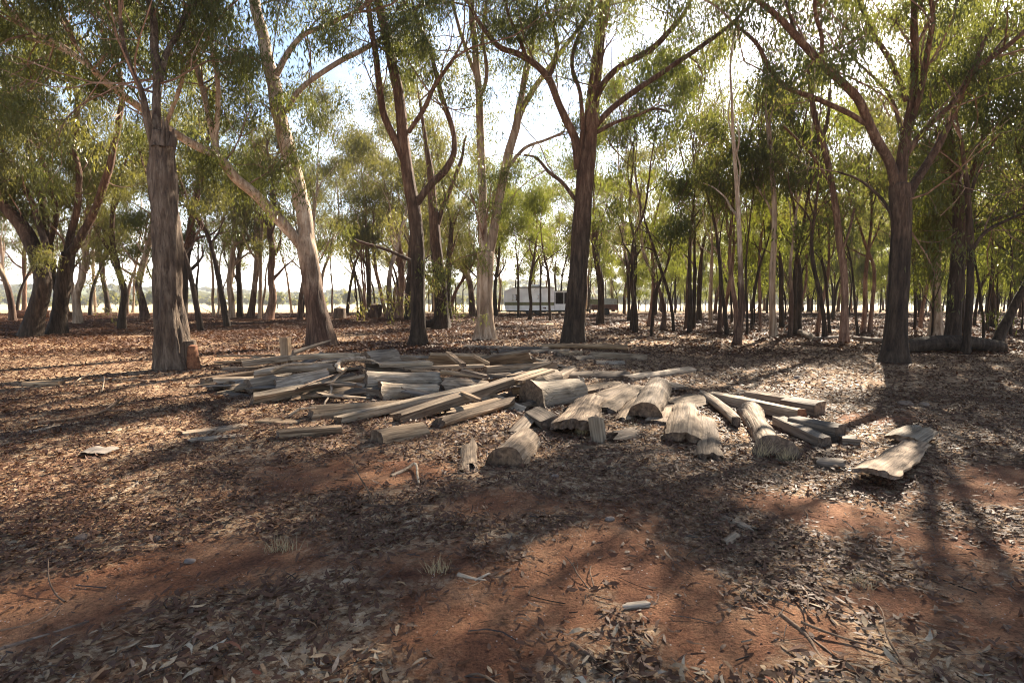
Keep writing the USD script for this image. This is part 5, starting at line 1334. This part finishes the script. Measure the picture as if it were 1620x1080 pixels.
# brush at the pasture edge
for k, (bx, by, n, lb) in enumerate([(320, 499, 16, 'tangle of dead sticks at the pasture edge right of the broken gum tree'), (170, 497, 18, 'low heap of dead brush at the pasture edge left of the broken gum tree'),
                                     (472, 501, 7, 'few dead sticks at the pasture edge left of the leaning gum tree'), (1215, 527, 10, 'low brush at the foot of the pale straight trunk')]):
    rng = np.random.default_rng(1100 + k)
    b = at(bx, by, 0)
    b[2] = ground_z(b[0], b[1])
    root = thing('brush_heap', lb, 'brush', b)
    for q in range(n):
        a0 = rng.uniform(-1, 1, 2) * np.array([1.7, 0.7])
        an_ = rng.uniform(0, 2 * math.pi)
        L = rng.uniform(0.7, 1.9)
        D = np.array([math.cos(an_), 0.5 * math.sin(an_), rng.uniform(0.05, 0.5)])
        pts = np.array([[a0[0], a0[1], 0.0] + D * L * s_ + rng.normal(0, 0.05, 3) * (s_ > 0) for s_ in np.linspace(0, 1, 5)])
        pts[:, 2] = np.abs(pts[:, 2])
        Q = smooth_path(np.column_stack([pts, np.linspace(rng.uniform(.02, .05), 0.008, 5)]), 0.15)
        obj('dead_stick', limb_mesh(Q[:, :3], Q[:, 3], 6, q, rough=0.2), 'stick_brown' if q % 2 else 'stick_pale', root.GetPath(), smooth=True)
for k, (px_, py_, s_, lb) in enumerate([(300, 889, .045, 'small pinkish stone on the red soil in the left foreground'), (250, 851, .05, 'grey stone at the lower edge of the left leaf drift'), (1260, 598, .10, 'dark stone alone in the sunny leaves before the dense stand'),
                                        (1432, 640, .14, 'pale stone in the tree shadow at the right, left of its neighbour'), (1462, 641, .12, 'low stone in the tree shadow at the right, right of its neighbour'), (878, 757, .05, 'dark stone in the leaves right of the nearest half log'),
                                        (130, 852, .07, 'rounded dark stone in the leaf drift at the left'), (965, 825, .05, 'flat stone on the soil in the middle foreground'), (302, 966, .035, 'pale lump at the left edge of the foreground leaf drift')]):
    rng = np.random.default_rng(1200 + k)
    m = trimesh.creation.icosphere(subdivisions=2)
    v_ = m.vertices * (0.75 + 0.6 * (meshkit.fbm(m.vertices * 1.4 + 7 * k, 3, k)[:, None])) * np.array([1.2, 0.9, 0.6]) * s_ * 0.6
    b = at(px_, py_, 0)
    b[2] = ground_z(b[0], b[1]) + 0.15 * s_
    p = obj('stone', (v_ @ trimesh.transformations.rotation_matrix(k * 1.3, (0, 0, 1))[:3, :3], m.faces), 'stone', smooth=50)
    UsdGeom.Xformable(p).AddTranslateOp().Set(Gf.Vec3d(*map(float, b)))
    tag(p, lb, 'stone')
# a crumpled piece of paper bark at the left
b = at(155, 715, 0)
gx_, gy_ = np.meshgrid(np.linspace(-1, 1, 13), np.linspace(-1, 1, 9))
pv_ = np.stack([gx_ * 0.15, gy_ * 0.11, 0.02 + 0.055 * meshkit.fbm(np.stack([gx_ * 1.7 + 4, gy_ * 1.7, 0 * gx_], -1), 3, 8) * (1 - 0.5 * gx_ ** 2)], -1).reshape(-1, 3)
ii, jj = np.meshgrid(np.arange(8), np.arange(12), indexing='ij')
a = (ii * 13 + jj).ravel()
p = obj('bark_sheet', (np.vstack([pv_, pv_ - [0, 0, 0.006]]), np.vstack([np.stack([a, a + 1, a + 14, a + 13], 1), np.stack([a, a + 13, a + 14, a + 1], 1) + 117])), 'paper_grey', smooth=True)
UsdGeom.Xformable(p).AddTranslateOp().Set(Gf.Vec3d(float(b[0]), float(b[1]), float(ground_z(b[0], b[1]))))
tag(p, 'crumpled pale grey sheet of bark lying in the shade at the left', 'bark')
for k, (px_, py_, n, hgt, lb) in enumerate([(447, 868, 60, .10, 'small dry green tuft of grass at the left edge of the foreground leaf drift'), (690, 905, 50, .09, 'small dry tuft of grass in the middle foreground drift'), (1205, 722, 90, .18, 'dry grass tuft at the dark bell shaped end'),
                                            (1245, 728, 70, .15, 'dry grass tuft right of the dark bell shaped end'), (1000, 690, 60, .18, 'dry grass tuft beside the crumbling piece of wood'), (920, 690, 60, .18, 'orange dry grass tuft in front of the jagged slab'), (1362, 925, 50, .08, 'low dry tuft of grass in the right foreground'),
                                            (1310, 668, 50, .16, 'dry grass behind the dark squared beam')]):
    rng = np.random.default_rng(1300 + k)
    b = at(px_, py_, 0)
    b[2] = ground_z(b[0], b[1]) - 0.01
    o_ = rng.normal(0, 0.035, (n, 3)) * np.array([1.3, 0.8, 0])
    d_ = rng.normal(0, 0.3, (n, 3)) * np.array([1, 1, 0]) + UP
    hh_ = hgt * rng.uniform(0.4, 1.2, n)
    s3 = np.linspace(0, 1, 4)
    P = o_[:, None] + unit(d_)[:, None] * (s3[None] * hh_[:, None])[..., None] + (np.array([1, 1, 0]) * rng.normal(0, 0.15, (n, 3)))[:, None] * (s3 ** 2)[None, :, None] * hh_[:, None, None]
    p = obj('grass_tuft', tubes(P, np.array([0.0018, 0.0015, 0.001, 0.0004])[None].repeat(n, 0), 3), 'drygrass')
    UsdGeom.Xformable(p).AddTranslateOp().Set(Gf.Vec3d(*map(float, b)))
    tag(p, lb, 'grass tuft')

# small broken boards jammed among the big timbers
crng = np.random.default_rng(31)
for k in range(84):
    px_, py_ = (crng.uniform(360, 700), crng.uniform(560, 628)) if k < 46 else (crng.uniform(690, 900), crng.uniform(566, 640))
    z_ = crng.uniform(0.0, 0.22) * (1 if py_ < 610 else 0.4)
    an_ = crng.normal(0.15, 0.5)
    L = crng.uniform(0.4, 1.9)
    c = at(px_, py_, z_)
    d = np.array([math.cos(an_), math.sin(an_), crng.normal(0, 0.10)]) * L / 2
    timber('broken_board', 'small broken grey board jammed among the bigger timbers of the heap', 'board', ['beam', 'slab', 'slab'][k % 3], ['wood_grey', 'wood_dark', 'wood_tan'][int(crng.integers(0, 3))], None, None,
           float(crng.uniform(.07, .24)), float(crng.uniform(.03, .08)), 1500 + k, roll=float(crng.normal(0, 18)), P=(c - d, c + d), jag=.08, rough=.12, group='small broken boards in the heap')
for k in range(26):
    px_, py_ = crng.uniform(890, 1330), crng.uniform(600, 720)
    an_ = crng.uniform(0, 3.14)
    c = at(px_, py_, 0.02)
    d = np.array([math.cos(an_), math.sin(an_), 0]) * crng.uniform(0.08, 0.3)
    timber('wood_sliver', 'small pale sliver of wood in the leaves among the sunny slabs', 'wood', 'slab', 'wood_tan', None, None, float(crng.uniform(.03, .10)), float(crng.uniform(.02, .04)), 1600 + k, P=(c - d, c + d), jag=.05, rough=.12, group='wood slivers in the leaves')

# ------------------------------------------------------------------ leaf litter


def litter_mesh(rng, x, y, z, ln, wd, tilt=0.22):
    """Curled dead leaves: six points and four triangles each."""
    n = len(x)
    a_ = rng.uniform(0, 2 * np.pi, n)
    L = ln * rng.uniform(0.5, 1.3, n)
    W = wd * rng.uniform(0.6, 1.3, n)
    curl = rng.normal(0, 0.18, n)
    bend = rng.normal(0, 0.22, n)
    u = np.array([-0.5, -0.18, -0.18, 0.18, 0.18, 0.5])
    v = np.array([0, 0.5, -0.5, 0.45, -0.45, 0])
    lx = u[None] * L[:, None]
    ly = v[None] * W[:, None] + bend[:, None] * (u[None] ** 2) * L[:, None] * 2
    lz = curl[:, None] * (u[None] ** 2) * L[:, None] * 4 * 0.5 + np.abs(v)[None] * W[:, None] * rng.normal(0, 0.45, n)[:, None]
    pit, rol = rng.normal(0, tilt, n)[:, None], rng.normal(0, tilt * 1.6, n)[:, None]
    lz = lz + lx * np.sin(pit) + ly * np.sin(rol)
    c, s = np.cos(a_)[:, None], np.sin(a_)[:, None]
    lz = lz - lz.min(axis=1, keepdims=True) * 0.85
    V = np.stack([x[:, None] + lx * c - ly * s, y[:, None] + lx * s + ly * c, z[:, None] + lz], -1)
    f = np.array([[0, 2, 1], [1, 2, 4], [1, 4, 3], [3, 4, 5]])
    return V, f


lrng = np.random.default_rng(2024)


def sample(n, y0, y1, floor):
    y = np.sqrt(lrng.uniform(y0 ** 2, y1 ** 2, n))
    x = lrng.uniform(-1, 1, n) * (1.4 * y + 0.8)
    m = np.clip(litter(x, y), floor, 1)
    p = np.stack([x, y, 0 * x], -1)
    m = m * (0.45 + 0.9 * np.clip((meshkit.fbm(p * 3.1 + 11, 3, 41) - 0.3) / 0.4, 0, 1))
    k = lrng.random(n) < m
    return x[k], y[k]


V0, Z0 = [], []
for n, y0, y1, floor, ln, wd in ((45000, 1.3, 5.0, 0.06, 0.072, 0.017), (80000, 5.0, 10.0, 0.14, 0.085, 0.020), (58000, 10.0, 17.0, 0.3, 0.11, 0.028)):
    x, y = sample(n, y0, y1, floor)
    pile = np.abs(lrng.normal(0, 0.012, len(x)))
    V, f6 = litter_mesh(lrng, x, y, ground_z(x, y) + 0.002 + pile, ln, wd)
    V0.append(V)
V0 = np.vstack(V0)
cen = V0.mean(1)
size = np.linalg.norm(V0[:, 0] - V0[:, 5], axis=1) / cen[:, 1]
vis = np.abs(cen[:, 0]) < 0.88 * cen[:, 1]
order = np.argsort(-np.where(vis & (cen[:, 1] > 2.15), size, 0))
single, rest = order[:300], order[300:]
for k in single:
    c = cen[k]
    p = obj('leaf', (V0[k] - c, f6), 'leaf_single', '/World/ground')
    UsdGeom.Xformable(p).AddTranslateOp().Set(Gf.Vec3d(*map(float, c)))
W = V0[rest]
F = (np.arange(len(W))[:, None, None] * 6 + f6[None]).reshape(-1, 3)
p = obj('leaf_litter', (W.reshape(-1, 3), F), 'leaf_dead')
tag(p, 'dry fallen eucalypt leaves covering the red soil under the trees', 'leaf litter', kind='stuff')
# broken twigs and strips of bark among the leaves
n = 5200
y = np.sqrt(lrng.uniform(1.8 ** 2, 9.0 ** 2, n))
x = lrng.uniform(-1, 1, n) * (0.97 * y + 0.4)
k = lrng.random(n) < np.clip(litter(x, y), .25, 1)
x, y = x[k], y[k]
n = len(x)
an_ = lrng.uniform(0, 2 * np.pi, n)
L = 0.03 + 0.22 * lrng.random(n) ** 3
d_ = np.stack([np.cos(an_), np.sin(an_), lrng.normal(0, 0.06, n)], -1)
side_ = np.stack([-np.sin(an_), np.cos(an_), 0 * an_], -1)
s4 = np.linspace(-0.5, 0.5, 4)
P = np.stack([x, y, ground_z(x, y) + 0.008 + np.abs(lrng.normal(0, .008, n))], -1)[:, None] + d_[:, None] * (s4[None] * L[:, None])[..., None] + side_[:, None] * (lrng.normal(0, 0.25, (n, 1)) * L[:, None] * (s4[None] ** 2))[..., None]
p = obj('twig_litter', tubes(P, (0.0012 + 0.0035 * lrng.random((n, 1)) ** 2) * np.ones((1, 4)), 3), 'twig_dead')
tag(p, 'broken twigs lying among the fallen leaves', 'twigs', kind='stuff')
# crumbs of soil and quartz grit
n = 14000
y = np.sqrt(lrng.uniform(1.7 ** 2, 7.5 ** 2, n))
x = lrng.uniform(-1, 1, n) * (0.97 * y + 0.4)
r_ = 0.0022 + 0.0055 * lrng.random(n) ** 4
oct_ = np.array([[1, 0, 0], [-1, 0, 0], [0, 1, 0], [0, -1, 0], [0, 0, 1], [0, 0, -0.5]], float)
of = np.array([[0, 2, 4], [2, 1, 4], [1, 3, 4], [3, 0, 4]])
V = np.stack([x, y, ground_z(x, y)], -1)[:, None] + oct_[None] * r_[:, None, None] * lrng.uniform(0.6, 1.4, (n, 6, 1)) + lrng.normal(0, 0.15, (n, 6, 3)) * r_[:, None, None]
p = obj('grit', (V.reshape(-1, 3), (np.arange(n)[:, None, None] * 6 + of[None]).reshape(-1, 3)), 'grit')
tag(p, 'crumbs of red soil and white quartz grit on the bare ground', 'grit', kind='stuff')
# further off the same leaves lie in clumps set out by instances
pi = UsdGeom.PointInstancer.Define(stage, '/World/far_leaf_litter')
tag(pi.GetPrim(), 'dry leaves covering the woodland floor further back among the trunks', 'leaf litter', kind='stuff')
pp = []
for k in range(4):
    n = 130
    x, y = lrng.normal(0, 0.5, n), lrng.normal(0, 0.5, n)
    V, f6 = litter_mesh(lrng, x, y, np.abs(lrng.normal(0, 0.02, n)), 0.14, 0.04, 0.3)
    F = (np.arange(n)[:, None, None] * 6 + f6[None]).reshape(-1, 3)
    pp.append(obj('leaf_clump', (V.reshape(-1, 3), F), 'leaf_dead', '/World/far_leaf_litter').GetPath())
n = 4800
y = np.sqrt(lrng.uniform(16.0 ** 2, 56.0 ** 2, n))
x = lrng.uniform(-1, 1, n) * 1.3 * y
k = (y < field_start(x)) & (lrng.random(n) < np.clip(litter(x, y), .3, 1))
x, y = x[k], y[k]
pi.CreatePrototypesRel().SetTargets(pp)
pi.CreatePositionsAttr(Vt.Vec3fArray.FromNumpy(np.stack([x, y, ground_z(x, y)], -1).astype(np.float32)))
pi.CreateProtoIndicesAttr(Vt.IntArray.FromNumpy(lrng.integers(0, 4, len(x)).astype(np.int32)))
an = lrng.uniform(0, np.pi, len(x))
pi.CreateOrientationsAttr(Vt.QuathArray([Gf.Quath(float(math.cos(q)), 0, 0, float(math.sin(q))) for q in an]))
pi.CreateScalesAttr(Vt.Vec3fArray.FromNumpy(np.ones((len(x), 3), np.float32)))

# ------------------------------------------------------------------ the air
HAZE = 0.00016
usdkit.material(stage, '/World/Looks/haze_air', {'v': ('principled_volume', {'color': (0.86, 0.90, 0.96), 'density': HAZE, 'anisotropy': 0.35})}, [], volume='v.volume')
hz = trimesh.creation.box((6600, 3600, 60.0))
hz.apply_translation((0, 1550, 20.0))
p = usdkit.mesh(stage, '/World/haze', hz, '/World/Looks/haze_air').GetPrim()
tag(p, 'thin pale dusty air between the trunks and the far hills', 'haze', kind='stuff')
